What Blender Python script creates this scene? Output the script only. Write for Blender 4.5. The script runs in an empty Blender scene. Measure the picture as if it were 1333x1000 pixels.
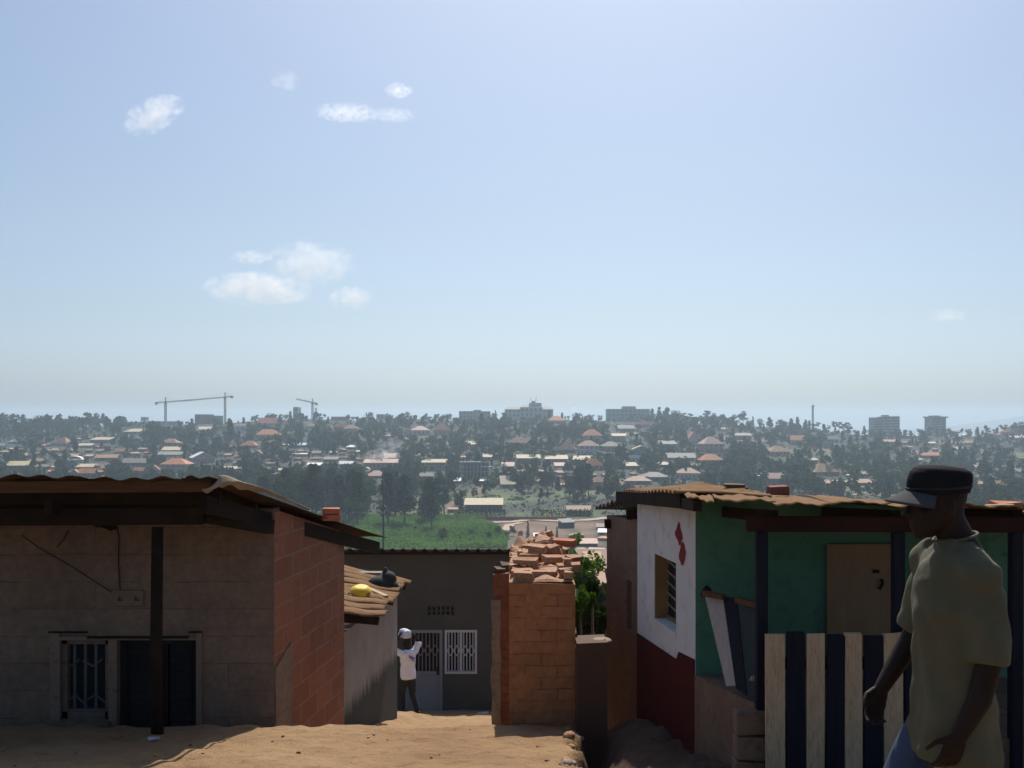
import bpy, bmesh, math, random
import numpy as np
from mathutils import Vector, Matrix
random.seed(7)
RNG = np.random.default_rng(11)
F = 1296.0; CX = 666.5; HZ = 545.0          # focal length, centre column and horizon row of the photograph (pixels)
SC = bpy.context.scene
COL = SC.collection
R = math.radians

def P(x, y, d):
    """the point at depth d seen at pixel x, y (the eye is the origin, +Y looks out, +Z up)"""
    return Vector(((x - CX) / F * d, d, -(y - HZ) / F * d))

# ------------------------------------------------------------------ objects
def tag(o, label=None, cat=None, group=None, kind=None):
    if label: o['label'] = label
    if cat: o['category'] = cat
    if group: o['group'] = group
    if kind: o['kind'] = kind
    return o

def empty(name, loc=(0, 0, 0), label=None, cat=None, group=None, rz=0.0):
    o = bpy.data.objects.new(name, None)
    COL.objects.link(o); o.location = loc; o.rotation_euler = (0, 0, rz)
    o.empty_display_size = 0.2
    return tag(o, label, cat, group)

class MB:
    """collects geometry for one mesh object"""
    def __init__(s): s.v = []; s.f = []; s.smooth = set()
    def face(s, pts, smooth=False):
        n = len(s.v); s.v += [tuple(p) for p in pts]
        if smooth: s.smooth.add(len(s.f))
        s.f.append(tuple(range(n, n + len(pts))))
    def hexa(s, p):      # p: 8 corners, bottom 4 (ccw from above) then top 4
        n = len(s.v); s.v += [tuple(q) for q in p]
        for q in ((3, 2, 1, 0), (4, 5, 6, 7), (0, 1, 5, 4), (1, 2, 6, 5), (2, 3, 7, 6), (3, 0, 4, 7)):
            s.f.append(tuple(n + i for i in q))
        return s
    def box(s, x0, x1, y0, y1, z0, z1, jit=0.0):
        p = [(x0, y0, z0), (x1, y0, z0), (x1, y1, z0), (x0, y1, z0), (x0, y0, z1), (x1, y0, z1), (x1, y1, z1), (x0, y1, z1)]
        if jit: p = [tuple(c + random.uniform(-jit, jit) for c in q) for q in p]
        return s.hexa(p)
    def cbox(s, c, size, rot=None, jit=0.0):
        hx, hy, hz = (k / 2 for k in size); m = rot or Matrix.Identity(3); c = Vector(c)
        p = []
        for z in (-hz, hz):
            for x, y in ((-hx, -hy), (hx, -hy), (hx, hy), (-hx, hy)):
                q = Vector((x, y, z)) + Vector([random.uniform(-jit, jit) for _ in range(3)])
                p.append(c + m @ q)
        return s.hexa(p)
    def bar(s, a, b, w, t=None, up=(0, 0, 1)):       # rectangular bar from a to b
        a = Vector(a); b = Vector(b); t = t or w
        k = (b - a).normalized(); u = Vector(up)
        if abs(k.dot(u)) > .98: u = Vector((0, 1, 0))
        x = k.cross(u).normalized(); z = x.cross(k)
        p = []
        for e in (a, b):
            p += [e - x * w / 2 - z * t / 2, e + x * w / 2 - z * t / 2, e + x * w / 2 + z * t / 2, e - x * w / 2 + z * t / 2]
        n = len(s.v); s.v += [tuple(q) for q in p]
        for q in ((0, 1, 2, 3), (7, 6, 5, 4), (4, 5, 1, 0), (5, 6, 2, 1), (6, 7, 3, 2), (7, 4, 0, 3)):
            s.f.append(tuple(n + i for i in q))
        return s
    def tube(s, pts, rad, n=8, cap=True):
        pts = [Vector(p) for p in pts]; base = len(s.v)
        if not hasattr(rad, '__len__'): rad = [rad] * len(pts)
        prev = None
        for i, p in enumerate(pts):
            k = (pts[min(i + 1, len(pts) - 1)] - pts[max(i - 1, 0)]).normalized()
            u = prev if prev is not None else (Vector((0, 0, 1)) if abs(k.z) < .9 else Vector((1, 0, 0)))
            x = (u - k * u.dot(k)).normalized(); prev = x; y = k.cross(x)
            for j in range(n):
                a = 2 * math.pi * j / n
                s.v.append(tuple(p + (x * math.cos(a) + y * math.sin(a)) * rad[i]))
        for i in range(len(pts) - 1):
            for j in range(n):
                s.smooth.add(len(s.f))
                s.f.append((base + i * n + j, base + i * n + (j + 1) % n, base + (i + 1) * n + (j + 1) % n, base + (i + 1) * n + j))
        if cap:
            s.f.append(tuple(base + j for j in reversed(range(n))))
            s.f.append(tuple(base + (len(pts) - 1) * n + j for j in range(n)))
        return s
    def loft(s, rings, n=20, cap=True):     # ring: (centre, u half axis vector, v half axis vector)
        base = len(s.v)
        for c, u, v in rings:
            c, u, v = Vector(c), Vector(u), Vector(v)
            for j in range(n):
                a = 2 * math.pi * j / n
                s.v.append(tuple(c + u * math.cos(a) + v * math.sin(a)))
        for i in range(len(rings) - 1):
            for j in range(n):
                s.smooth.add(len(s.f))
                s.f.append((base + i * n + j, base + i * n + (j + 1) % n, base + (i + 1) * n + (j + 1) % n, base + (i + 1) * n + j))
        if cap:
            s.f.append(tuple(base + j for j in reversed(range(n))))
            s.f.append(tuple(base + (len(rings) - 1) * n + j for j in range(n)))
        return s
    def ball(s, c, r, nu=14, nv=9, rot=None):
        if not hasattr(r, '__len__'): r = (r, r, r)
        c = Vector(c); m = rot or Matrix.Identity(3); base = len(s.v)
        for i in range(1, nv):
            t = math.pi * i / nv
            for j in range(nu):
                a = 2 * math.pi * j / nu
                s.v.append(tuple(c + m @ Vector((r[0] * math.sin(t) * math.cos(a), r[1] * math.sin(t) * math.sin(a), r[2] * math.cos(t)))))
        top = len(s.v); s.v.append(tuple(c + m @ Vector((0, 0, r[2])))); s.v.append(tuple(c - m @ Vector((0, 0, r[2]))))
        for i in range(nv - 2):
            for j in range(nu):
                s.smooth.add(len(s.f))
                s.f.append((base + i * nu + j, base + (i + 1) * nu + j, base + (i + 1) * nu + (j + 1) % nu, base + i * nu + (j + 1) % nu))
        for j in range(nu):
            s.smooth.add(len(s.f)); s.f.append((top, base + j, base + (j + 1) % nu))
            s.smooth.add(len(s.f)); s.f.append((top + 1, base + (nv - 2) * nu + (j + 1) % nu, base + (nv - 2) * nu + j))
        return s
    def grid(s, fn, nu, nv, smooth=True):   # fn(u, v) -> point, u, v in 0..1
        base = len(s.v)
        for i in range(nu + 1):
            for j in range(nv + 1):
                s.v.append(tuple(fn(i / nu, j / nv)))
        for i in range(nu):
            for j in range(nv):
                if smooth: s.smooth.add(len(s.f))
                a = base + i * (nv + 1) + j
                s.f.append((a, a + nv + 1, a + nv + 2, a + 1))
        return s
    def wall(s, w, z0, z1, t, holes=(), ztop=None):
        """a wall in its own frame: x 0..w, outer face y = 0, inner face y = t, with rectangular holes (x0, x1, z0, z1); ztop(x) bends the top"""
        xs = sorted({0.0, w, *[h[0] for h in holes], *[h[1] for h in holes]}); zs = sorted({z0, z1, *[h[2] for h in holes], *[h[3] for h in holes]})
        zf = lambda x, z: (ztop(x) if (ztop and z == z1) else z)
        solid = {}
        for i in range(len(xs) - 1):
            for k in range(len(zs) - 1):
                xm, zm = (xs[i] + xs[i + 1]) / 2, (zs[k] + zs[k + 1]) / 2
                solid[i, k] = not any(h[0] < xm < h[1] and h[2] < zm < h[3] for h in holes)
        S = lambda i, k: solid.get((i, k), False)
        for (i, k), on in solid.items():
            if not on: continue
            a, b, c, d = xs[i], xs[i + 1], zs[k], zs[k + 1]
            ca, cb, da, db = zf(a, c), zf(b, c), zf(a, d), zf(b, d)
            s.face([(a, 0, ca), (b, 0, cb), (b, 0, db), (a, 0, da)]); s.face([(b, t, cb), (a, t, ca), (a, t, da), (b, t, db)])
            if not S(i - 1, k): s.face([(a, t, ca), (a, 0, ca), (a, 0, da), (a, t, da)])
            if not S(i + 1, k): s.face([(b, 0, cb), (b, t, cb), (b, t, db), (b, 0, db)])
            if not S(i, k - 1): s.face([(a, t, ca), (b, t, cb), (b, 0, cb), (a, 0, ca)])
            if not S(i, k + 1): s.face([(a, 0, da), (b, 0, db), (b, t, db), (a, t, da)])
        return s
    def mesh(s, name):
        me = bpy.data.meshes.new(name)
        me.from_pydata(s.v, [], s.f)
        if s.smooth:
            fl = np.zeros(len(s.f), dtype=bool); fl[list(s.smooth)] = True
            me.polygons.foreach_set('use_smooth', fl)
        me.update(); return me
    def build(s, name, mat, parent=None, world=None, bevel=0.0):
        o = bpy.data.objects.new(name, s.mesh(name)); COL.objects.link(o)
        if mat: o.data.materials.append(mat)
        put(o, parent, world)
        if bevel:
            b = o.modifiers.new('Bevel', 'BEVEL'); b.width = bevel; b.segments = 2; b.limit_method = 'ANGLE'; b.angle_limit = R(40)
        return o

def chain_matrix(o):
    m = o.matrix_basis.copy()
    while o.parent: o = o.parent; m = o.matrix_basis @ m
    return m

def put(o, parent=None, world=None):
    """parents o and leaves its geometry at the world matrix given (default: the identity)"""
    w = world.copy() if world is not None else Matrix.Identity(4)
    if parent is not None:
        o.parent = parent; o.matrix_basis = chain_matrix(parent).inverted() @ w
    else: o.matrix_basis = w
    return o

def frame(a, b):
    """matrix whose x runs from a to b on the ground plane and whose y points to the left of that way; origin (a.x, a.y, 0)"""
    a = Vector(a); b = Vector(b); k = Vector((b.x - a.x, b.y - a.y, 0)).normalized()
    m = Matrix(((k.x, -k.y, 0, a.x), (k.y, k.x, 0, a.y), (0, 0, 1, 0), (0, 0, 0, 1)))
    return m

# ------------------------------------------------------------------ materials
class NT:
    def __init__(s, name):
        s.m = bpy.data.materials.new(name); s.m.use_nodes = True; s.t = s.m.node_tree; s.t.nodes.clear()
        s.out = s.n('ShaderNodeOutputMaterial'); s.b = None
    def n(s, kind, **kw):
        x = s.t.nodes.new(kind)
        for k, v in kw.items():
            if k.startswith('i_'): x.inputs[k[2:].replace('_', ' ')].default_value = v
            else: setattr(x, k, v)
        return x
    def l(s, a, b): s.t.links.new(a, b)
    def coord(s, kind='Object', scale=(1, 1, 1), rot=(0, 0, 0), loc=(0, 0, 0)):
        c = s.n('ShaderNodeTexCoord'); m = s.n('ShaderNodeMapping')
        m.inputs['Scale'].default_value = scale; m.inputs['Rotation'].default_value = rot; m.inputs['Location'].default_value = loc
        if kind == 'World':
            g = s.n('ShaderNodeNewGeometry'); s.l(g.outputs['Position'], m.inputs[0])
        else: s.l(c.outputs[kind], m.inputs[0])
        return m.outputs[0]
    def noise(s, vec, scale, detail=5, rough=.6, dist=0.0):
        x = s.n('ShaderNodeTexNoise'); x.inputs['Scale'].default_value = scale; x.inputs['Detail'].default_value = detail
        x.inputs['Roughness'].default_value = rough; x.inputs['Distortion'].default_value = dist
        s.l(vec, x.inputs['Vector']); return x.outputs['Fac']
    def ramp(s, fac, stops):
        x = s.n('ShaderNodeValToRGB'); e = x.color_ramp.elements
        while len(e) < len(stops): e.new(.5)
        for q, (p, c) in zip(e, stops): q.position = p; q.color = (*c, 1) if len(c) == 3 else c
        s.l(fac, x.inputs[0]); return x.outputs[0]
    def mix(s, fac, a, b, mode='MIX'):
        x = s.n('ShaderNodeMix', data_type='RGBA', blend_type=mode)
        for sock, val in ((x.inputs[0], fac), (x.inputs[6], a), (x.inputs[7], b)):
            if hasattr(val, 'links') or hasattr(val, 'is_linked'): s.l(val, sock)
            elif hasattr(val, '__len__'): sock.default_value = (*val, 1) if len(val) == 3 else val
            else: sock.default_value = val
        return x.outputs[2]
    def math(s, op, a, b=0.0, c=None):
        x = s.n('ShaderNodeMath', operation=op)
        for i, val in enumerate((a, b) if c is None else (a, b, c)):
            if hasattr(val, 'is_linked'): s.l(val, x.inputs[i])
            else: x.inputs[i].default_value = val
        return x.outputs[0]
    def done(s, color, rough=.85, bump=None, strength=.4, dist=.02, metal=0.0, spec=None):
        b = s.n('ShaderNodeBsdfPrincipled'); s.b = b
        if hasattr(color, 'is_linked'): s.l(color, b.inputs['Base Color'])
        else: b.inputs['Base Color'].default_value = (*color, 1)
        if hasattr(rough, 'is_linked'): s.l(rough, b.inputs['Roughness'])
        else: b.inputs['Roughness'].default_value = rough
        b.inputs['Metallic'].default_value = metal
        if spec is not None: b.inputs['Specular IOR Level'].default_value = spec
        if bump is not None:
            k = s.n('ShaderNodeBump'); k.inputs['Strength'].default_value = strength; k.inputs['Distance'].default_value = dist
            s.l(bump, k.inputs['Height']); s.l(k.outputs[0], b.inputs['Normal'])
        s.l(b.outputs[0], s.out.inputs['Surface']); return s.m

MATS = {}
def worn(name, a, b, scale=3.0, rough=.85, stretch=(1, 1, 1), c=None, bump=.3, kind='Object', bs=30, spec=None, metal=0.0):
    """two (or three) tones of one material mottled by noise"""
    if name in MATS: return MATS[name]
    t = NT(name); v = t.coord(kind, stretch)
    n1 = t.noise(v, scale, 6, .62); n2 = t.noise(v, scale * 6.3, 4, .6)
    col = t.ramp(n1, [(.32, a), (.68, b)])
    if c is not None:
        col = t.mix(t.ramp(n2, [(.52, (0, 0, 0)), (.66, (1, 1, 1))]), col, c)
    MATS[name] = t.done(col, rough, t.noise(v, bs, 5, .7), bump, .01, metal, spec)
    return MATS[name]

def masonry(name, brick1, brick2, mortar, bw, bh, mort, blotch, axes='xz', stain=(.5, .7), msm=.15, bump=.8, rough=.9, fade=None):
    """courses of brick or block in the object's own x, z plane, blotched by noise"""
    t = NT(name); tc = t.n('ShaderNodeTexCoord'); sp = t.n('ShaderNodeSeparateXYZ'); cb = t.n('ShaderNodeCombineXYZ')
    t.l(tc.outputs['Object'], sp.inputs[0])
    wob = t.noise(tc.outputs['Object'], 2.2, 3); w2 = t.math('MULTIPLY_ADD', wob, .04, -.02)
    t.l(t.math('ADD', sp.outputs['X'], sp.outputs['Y']), cb.inputs[0]); t.l(t.math('ADD', sp.outputs['Z'], w2), cb.inputs[1])
    br = t.n('ShaderNodeTexBrick'); br.offset = .5
    for k, v in (('Scale', 1.0), ('Brick Width', bw), ('Row Height', bh), ('Mortar Size', mort), ('Mortar Smooth', msm), ('Bias', 0.0)): br.inputs[k].default_value = v
    br.inputs['Color1'].default_value = (*brick1, 1); br.inputs['Color2'].default_value = (*brick2, 1); br.inputs['Mortar'].default_value = (*mortar, 1)
    t.l(cb.outputs[0], br.inputs['Vector'])
    n1 = t.noise(tc.outputs['Object'], 1.7, 7, .65); n2 = t.noise(tc.outputs['Object'], 14, 5, .7)
    raw = br.outputs['Color']; fac = br.outputs['Fac']
    if fade:      # joints worn away or pointed over in patches
        n4 = t.noise(tc.outputs['Object'], 3.1, 5, .7); fm_ = t.ramp(n4, [(fade[0], (0, 0, 0)), (fade[1], (1, 1, 1))])
        raw = t.mix(fm_, raw, t.mix(n2, brick1, brick2)); fac = t.math('MULTIPLY', fac, t.math('SUBTRACT', 1.0, fm_))
    col = t.mix(t.ramp(n1, [(stain[0], (0, 0, 0)), (stain[1], (1, 1, 1))]), raw, blotch)
    col = t.mix(.35, col, t.ramp(n2, [(.3, (.25, .25, .25)), (.7, (.8, .8, .8))]), 'OVERLAY')
    h = t.math('SUBTRACT', t.math('MULTIPLY', n2, .35), fac)
    return t.done(col, rough, h, bump, .012)

def leafy(name, c1, c2, c3, trans=.25):
    """leaves: the tint attribute (set per clump) picks the tone; a little light passes through"""
    t = NT(name); a = t.n('ShaderNodeAttribute', attribute_name='tint'); oi = t.n('ShaderNodeObjectInfo')
    f = t.math('ADD', t.math('MULTIPLY', a.outputs['Fac'], .8), t.math('MULTIPLY', oi.outputs['Random'], .6))
    col = t.ramp(f, [(.12, c1), (.62, c2), (1.0, c3)])
    d = t.n('ShaderNodeBsdfDiffuse'); tr = t.n('ShaderNodeBsdfTranslucent'); mx = t.n('ShaderNodeMixShader')
    t.l(col, d.inputs[0]); t.l(col, tr.inputs[0]); mx.inputs[0].default_value = trans
    t.l(d.outputs[0], mx.inputs[1]); t.l(tr.outputs[0], mx.inputs[2]); t.l(mx.outputs[0], t.out.inputs['Surface'])
    return t.m
# ================================================================== camera, sun, sky
cam = bpy.data.cameras.new('camera'); cam.lens = 36.0 * F / 1333.0; cam.sensor_width = 36.0
cam.shift_y = (HZ - 500.0) / 1333.0; cam.clip_start = .1; cam.clip_end = 60000
co = bpy.data.objects.new('camera', cam); COL.objects.link(co); co.rotation_euler = (R(90), 0, 0); SC.camera = co
SUN_EL, SUN_AZ = R(50), R(7)           # sun ahead of the camera, a little to the right
su = bpy.data.lights.new('sun', 'SUN'); su.energy = 4.9; su.angle = R(.5); su.color = (1.0, .95, .86)
so = bpy.data.objects.new('sun', su); COL.objects.link(so)
sd = Vector((math.sin(SUN_AZ) * math.cos(SUN_EL), math.cos(SUN_AZ) * math.cos(SUN_EL), math.sin(SUN_EL)))
so.rotation_euler = sd.to_track_quat('Z', 'Y').to_euler()
W = bpy.data.worlds.new('World'); SC.world = W; W.use_nodes = True
wt = W.node_tree; sky = wt.nodes.new('ShaderNodeTexSky'); sky.sky_type = 'NISHITA'; sky.sun_disc = False
sky.sun_elevation = SUN_EL; sky.sun_rotation = SUN_AZ; sky.air_density = 1.3; sky.dust_density = 4.6; sky.ozone_density = .5; sky.altitude = 1250
bg = wt.nodes['Background']; bg.inputs[1].default_value = .092; 
tcw = wt.nodes.new('ShaderNodeTexCoord'); spw = wt.nodes.new('ShaderNodeSeparateXYZ'); wt.links.new(tcw.outputs['Generated'], spw.inputs[0])
rpw = wt.nodes.new('ShaderNodeValToRGB'); wt.links.new(spw.outputs['Z'], rpw.inputs[0])        # thick low air: bluer and dimmer towards the horizon
STOPS = [(0.0, (.74, 1.01, 1.5)), (.04, (.79, .985, 1.46)), (.10, (.80, .93, 1.16)), (.19, (.87, .95, 1.06)), (.38, (.94, 1.015, 1.11)), (1.0, (.97, 1, 1.06))]
while len(rpw.color_ramp.elements) < len(STOPS): rpw.color_ramp.elements.new(.5)
for e_, (p_, c_) in zip(rpw.color_ramp.elements, STOPS): e_.position = p_; e_.color = (*[q / 1.5 for q in c_], 1)
vmw = wt.nodes.new('ShaderNodeVectorMath'); vmw.operation = 'MULTIPLY'; vmw.inputs[1].default_value = (1.5, 1.5, 1.5); wt.links.new(rpw.outputs[0], vmw.inputs[0])
vm2 = wt.nodes.new('ShaderNodeVectorMath'); vm2.operation = 'MULTIPLY'; wt.links.new(vmw.outputs[0], vm2.inputs[0]); wt.links.new(sky.outputs[0], vm2.inputs[1])
wt.links.new(vm2.outputs[0], bg.inputs[0])
SC.view_settings.view_transform = 'Standard'; SC.view_settings.look = 'None'; SC.view_settings.gamma = 1; SC.view_settings.exposure = 0.0
SC.cycles.volume_bounces = 1

# ================================================================== terrain
def smooth(t): t = np.clip(t, 0, 1); return t * t * (3 - 2 * t)
_ph = RNG.uniform(0, 6.28, (8, 2)); _dr = RNG.uniform(0, 6.28, 8)
def wob(X, Y, L):
    z = 0
    for i in range(8):
        k = 6.283 / (L * (.6 + .18 * i)); z = z + np.sin((X * np.cos(_dr[i]) + Y * np.sin(_dr[i])) * k + _ph[i, 0])
    return z / 4
CREST_X = [-400, -60, 60, 180, 300, 400, 480, 600, 690, 800, 900, 1000, 1060, 1120, 1200, 1333, 1700]
CREST_Y = [556, 553, 556, 556, 552, 546, 547, 548, 545, 549, 553, 558, 561, 566, 569, 571, 575]
YC = 1300.0
def zfar(X, Y):
    X = np.asarray(X, float); Y = np.asarray(Y, float)
    px = CX + F * X / np.maximum(Y, 60.0)
    zc = -(np.interp(px, CREST_X, CREST_Y) - HZ) / F * YC
    near = np.interp(Y, [-4000, -40, 5.5, 10, 24, 60, 120, 200, 300, 375, 500, 6000], [30, -2.9, -3.2, -4.6, -8.2, -15.5, -26, -36.5, -45.5, -50, -50.3, -50.3])
    t = np.clip((Y - 500) / (YC - 500), 0, 1)
    hill = -50.3 + (zc + 50.3) * (0.25 * smooth(t) + .75 * t ** .93)
    hill = hill + smooth((Y - 520) / 120) * (wob(X, Y, 130) * 1.7 + wob(Y, X, 47) * .5)
    back = np.clip(Y - YC, 0, None)
    hill = hill - 60 * smooth(back / 900)
    z = np.where(Y > 500, hill, near) + smooth((Y - 40) / 80) * smooth((480 - Y) / 60) * wob(X, Y, 60) * .8
    far = np.exp(-(((X - 3480) / 640) ** 2 + ((Y - 6300) / 380) ** 2)) * 96 + np.exp(-(((X - 5000) / 1300) ** 2 + ((Y - 6350) / 380) ** 2)) * 98
    return z + far

_marY = np.concatenate([np.arange(40, 560, 1.5), np.arange(560, 1500, 2.5)])
def hit(x, y, dmin=60.0):
    """where the ray through pixel x, y meets the terrain: (X, Y, Z)"""
    Y = _marY[_marY >= dmin]; X = (x - CX) / F * Y; zr = -(y - HZ) / F * Y
    below = np.nonzero(zr <= zfar(X, Y))[0]
    i = below[0] if len(below) else int(np.searchsorted(Y, YC - 15))
    return float(X[i]), float(Y[i]), float(zfar(X[i], Y[i]))

# ---- cover painted on the sheet where the ground itself changes (bare earth, grass)
BARE = [(700, 690, 40, 22), (755, 683, 22, 10), (665, 684, 14, 8), (1122, 593, 20, 6), (1010, 584, 14, 7), (1085, 588, 40, 8), (1215, 588, 26, 6), (590, 664, 12, 14), (1150, 642, 30, 6),
        (400, 602, 14, 8), (150, 606, 22, 8), (800, 630, 30, 10), (1300, 608, 20, 10), (620, 640, 8, 8), (770, 700, 12, 14), (960, 572, 40, 14), (50, 606, 12, 6), (1240, 575, 30, 10), (1195, 590, 22, 8)]
GRASS = [(640, 648, 70, 12), (860, 646, 60, 14), (745, 668, 40, 8), (690, 672, 30, 6), (1040, 590, 50, 16), (1200, 606, 40, 14), (1150, 636, 60, 14), (760, 644, 50, 10), (1300, 590, 40, 20), (560, 660, 60, 20)]
def spots(L):
    out = []
    for x, y, rx, depth in L:
        X, Y, Z = hit(x, y); out.append((X, Y, rx / F * Y, depth * 2.4))
    return out
BARE_W, GRASS_W = spots(BARE), spots(GRASS)
def cover(X, Y, L):
    m = 0
    for cx, cy, rx, ry in L:
        q = ((X - cx) / rx) ** 2 + ((Y - cy) / ry) ** 2
        m = np.maximum(m, np.clip(1.5 - q, 0, 1))
    return m

def sheet(name, XX, YY, ZZ, mat):
    r, c = XX.shape
    me = bpy.data.meshes.new(name); n = r * c
    i = np.arange(n).reshape(r, c); q = np.stack([i[:-1, :-1], i[:-1, 1:], i[1:, 1:], i[1:, :-1]], -1).reshape(-1, 4)
    me.from_pydata(np.stack([XX.ravel(), YY.ravel(), ZZ.ravel()], 1).tolist(), [], q.tolist())
    me.polygons.foreach_set('use_smooth', np.ones(len(q), bool)); me.update(); me.materials.append(mat)
    o = bpy.data.objects.new(name, me); COL.objects.link(o); return o

t = NT('hill_ground'); v = t.coord('World')
n1 = t.noise(v, .013, 6, .65); n2 = t.noise(v, .09, 5, .65); n3 = t.noise(v, .6, 4, .6)
ca = t.n('ShaderNodeAttribute', attribute_name='cover'); sp = t.n('ShaderNodeSeparateColor'); t.l(ca.outputs['Color'], sp.inputs[0])
green = t.ramp(n2, [(.3, (.012, .020, .010)), (.55, (.022, .030, .014)), (.75, (.05, .044, .025))])
earth = t.ramp(n2, [(.3, (.12, .068, .042)), (.7, (.25, .155, .095))])
col = t.mix(t.ramp(n1, [(.60, (0, 0, 0)), (.74, (.8, .8, .8))]), green, earth)
grass = t.ramp(n2, [(.3, (.055, .09, .022)), (.7, (.12, .15, .045))])
col = t.mix(t.math('MULTIPLY', sp.outputs[1], t.ramp(n2, [(.3, (.35,) * 3), (.6, (1, 1, 1))])), col, grass)
col = t.mix(t.math('MULTIPLY', sp.outputs[0], t.ramp(n3, [(.25, (.3,) * 3), (.5, (1, 1, 1))])), col, earth)
M_HILL = t.done(col, .95, n3, .5, .5)

ys = np.unique(np.concatenate([np.linspace(-400, -20, 14), np.linspace(-20, 40, 16), np.linspace(40, 500, 120), np.linspace(500, 1420, 170), np.linspace(1420, 2600, 30), np.linspace(2600, 7000, 60)]))
us = np.linspace(-1.25, 1.25, 300)
YY = np.repeat(ys[:, None], len(us), 1); XX = us[None, :] * (np.maximum(np.abs(YY), 0) + 60)
ZZ = zfar(XX, YY)
terrain = sheet('terrain', XX, YY, ZZ, M_HILL); tag(terrain, kind='structure')
cv = np.zeros((XX.size, 4), np.float32); cv[:, 3] = 1
cv[:, 0] = np.asarray(cover(XX, YY, BARE_W)).ravel(); cv[:, 1] = np.asarray(cover(XX, YY, GRASS_W)).ravel()
at = terrain.data.color_attributes.new('cover', 'FLOAT_COLOR', 'POINT'); at.data.foreach_set('color', cv.ravel())

# ---- tracks: strips draped over the terrain
M_TRACK = worn('pale_earth', (.34, .22, .14), (.46, .33, .22), .3, kind='World', bs=3)
def strip(name, pts, w):
    P3 = [hit(x, y) for x, y in pts]; Q = []
    for a, b in zip(P3[:-1], P3[1:]):
        for k in range(8): s = k / 8; Q.append((a[0] + (b[0] - a[0]) * s, a[1] + (b[1] - a[1]) * s))
    Q.append(P3[-1][:2]); b = MB(); L = []
    for i, (x, y) in enumerate(Q):
        x2, y2 = Q[min(i + 1, len(Q) - 1)]; x1, y1 = Q[max(i - 1, 0)]; k = math.hypot(x2 - x1, y2 - y1) or 1
        nx, ny = -(y2 - y1) / k, (x2 - x1) / k; ww = w * random.uniform(.75, 1.25) / 2
        L.append([(x + nx * e, y + ny * e, float(zfar(x + nx * e, y + ny * e)) + .35) for e in (-ww, 0, ww)])
    for i in range(len(L) - 1):
        for j in range(2): b.face([L[i][j], L[i][j + 1], L[i + 1][j + 1], L[i + 1][j]], True)
    o = b.build(name, M_TRACK); tag(o, kind='structure'); return o
strip('dirt_path', [(633, 697), (629, 687), (627, 681), (632, 679)], 3.2)
strip('dirt_path', [(640, 681), (668, 680), (691, 677), (720, 679), (760, 678), (792, 675)], 6)
strip('dirt_path', [(655, 692), (664, 684), (680, 681)], 4)
strip('dirt_path', [(1258, 601), (1272, 604), (1276, 609), (1268, 613)], 11)
strip('dirt_path', [(1108, 645), (1122, 642), (1139, 640)], 5)
strip('dirt_path', [(1104, 594), (1122, 593), (1142, 594)], 7)

# ================================================================== the near ground: shoulder, lane, gully
EDGE = lambda Y: .055 * Y + .03           # where the shoulder breaks off into the gully
def znear(X, Y):
    X = np.asarray(X, float); Y = np.asarray(Y, float)
    top = np.interp(Y, [-40, 4.5, 8.1, 9.0, 22.5, 24.5, 40], [-1.85, -1.85, -2.5, -3.06, -6.66, -7.1, -11.5])
    top = top + .10 * np.exp(-((X + 1.15) / .5) ** 2 - ((Y - 12.5) / 3.) ** 2) * 0
    side = .14 * smooth((-1.55 - X) / .4) * smooth((Y - 12) / 5) * smooth((21.5 - Y) / 3)   # sand banked against the shed
    right = np.interp(Y, [-40, 4.3, 5.4, 7.0, 8.0, 8.6, 10, 40], [-1.85, -1.85, -2.02, -2.34, -2.50, -2.62, -3.3, -11.5])
    right = right + .05 * np.exp(-((X - 1.12) / .24) ** 2 - ((Y - 7.9) / .6) ** 2) - .42 * np.exp(-((X - .60) / .17) ** 2) * smooth((Y - 4.8) / 1.4)
    k = smooth((X - EDGE(Y) + .04 * np.sin(Y * 9) + .03 * np.sin(Y * 23)) / .13) * smooth((Y - 4.6) / .7)
    z = (top + side) * (1 - k) + right * k
    z = z + .007 * np.sin(X * 5.1 + np.sin(Y * 3.3) * 1.7) + .006 * np.sin(Y * 8.7 + X * 2.9) + .006 * np.sin(X * 19 + Y * 13)
    e = np.maximum(np.maximum(smooth((np.abs(X) - 11) / 3), smooth((Y - 26) / 4)), smooth((-Y - 12) / 4))
    return z * (1 - e) + (zfar(X, Y) - .3) * e
t = NT('dirt'); v = t.coord('World')
n1 = t.noise(v, .9, 7, .6); n2 = t.noise(v, 7, 7, .7); n3 = t.noise(v, 45, 5, .75); n4 = t.noise(t.coord('World', (1, 2.6, 1)), 2.6, 5, .65)
col = t.ramp(n1, [(.3, (.30, .165, .074)), (.55, (.395, .24, .113)), (.75, (.475, .31, .163))])
col = t.mix(t.ramp(n2, [(.56, (0, 0, 0)), (.70, (.85,) * 3)]), col, (.19, .085, .045))
col = t.mix(t.ramp(n2, [(.22, (.6,) * 3), (.36, (0, 0, 0))]), col, (.52, .38, .25))
col = t.mix(t.ramp(n4, [(.54, (0, 0, 0)), (.66, (.55,) * 3)]), col, (.25, .135, .068))
cvn = t.n('ShaderNodeAttribute', attribute_name='cover'); darkened = t.n('ShaderNodeSeparateColor'); t.l(cvn.outputs['Color'], darkened.inputs[0])
vo = t.n('ShaderNodeTexVoronoi'); vo.inputs['Scale'].default_value = 26; t.l(v, vo.inputs['Vector'])
peb = t.ramp(vo.outputs['Distance'], [(.05, (1, 1, 1)), (.16, (0, 0, 0))])
col = t.mix(t.math('MULTIPLY', peb, t.ramp(n1, [(.5, (0, 0, 0)), (.62, (.8,) * 3)])), col, (.5, .4, .3))
col = t.mix(darkened.outputs[0], col, t.ramp(n2, [(.3, (.075, .042, .027)), (.7, (.15, .088, .057))]))  # shade beyond the shoulder's edge put into the colour as darker brown soil
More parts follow.
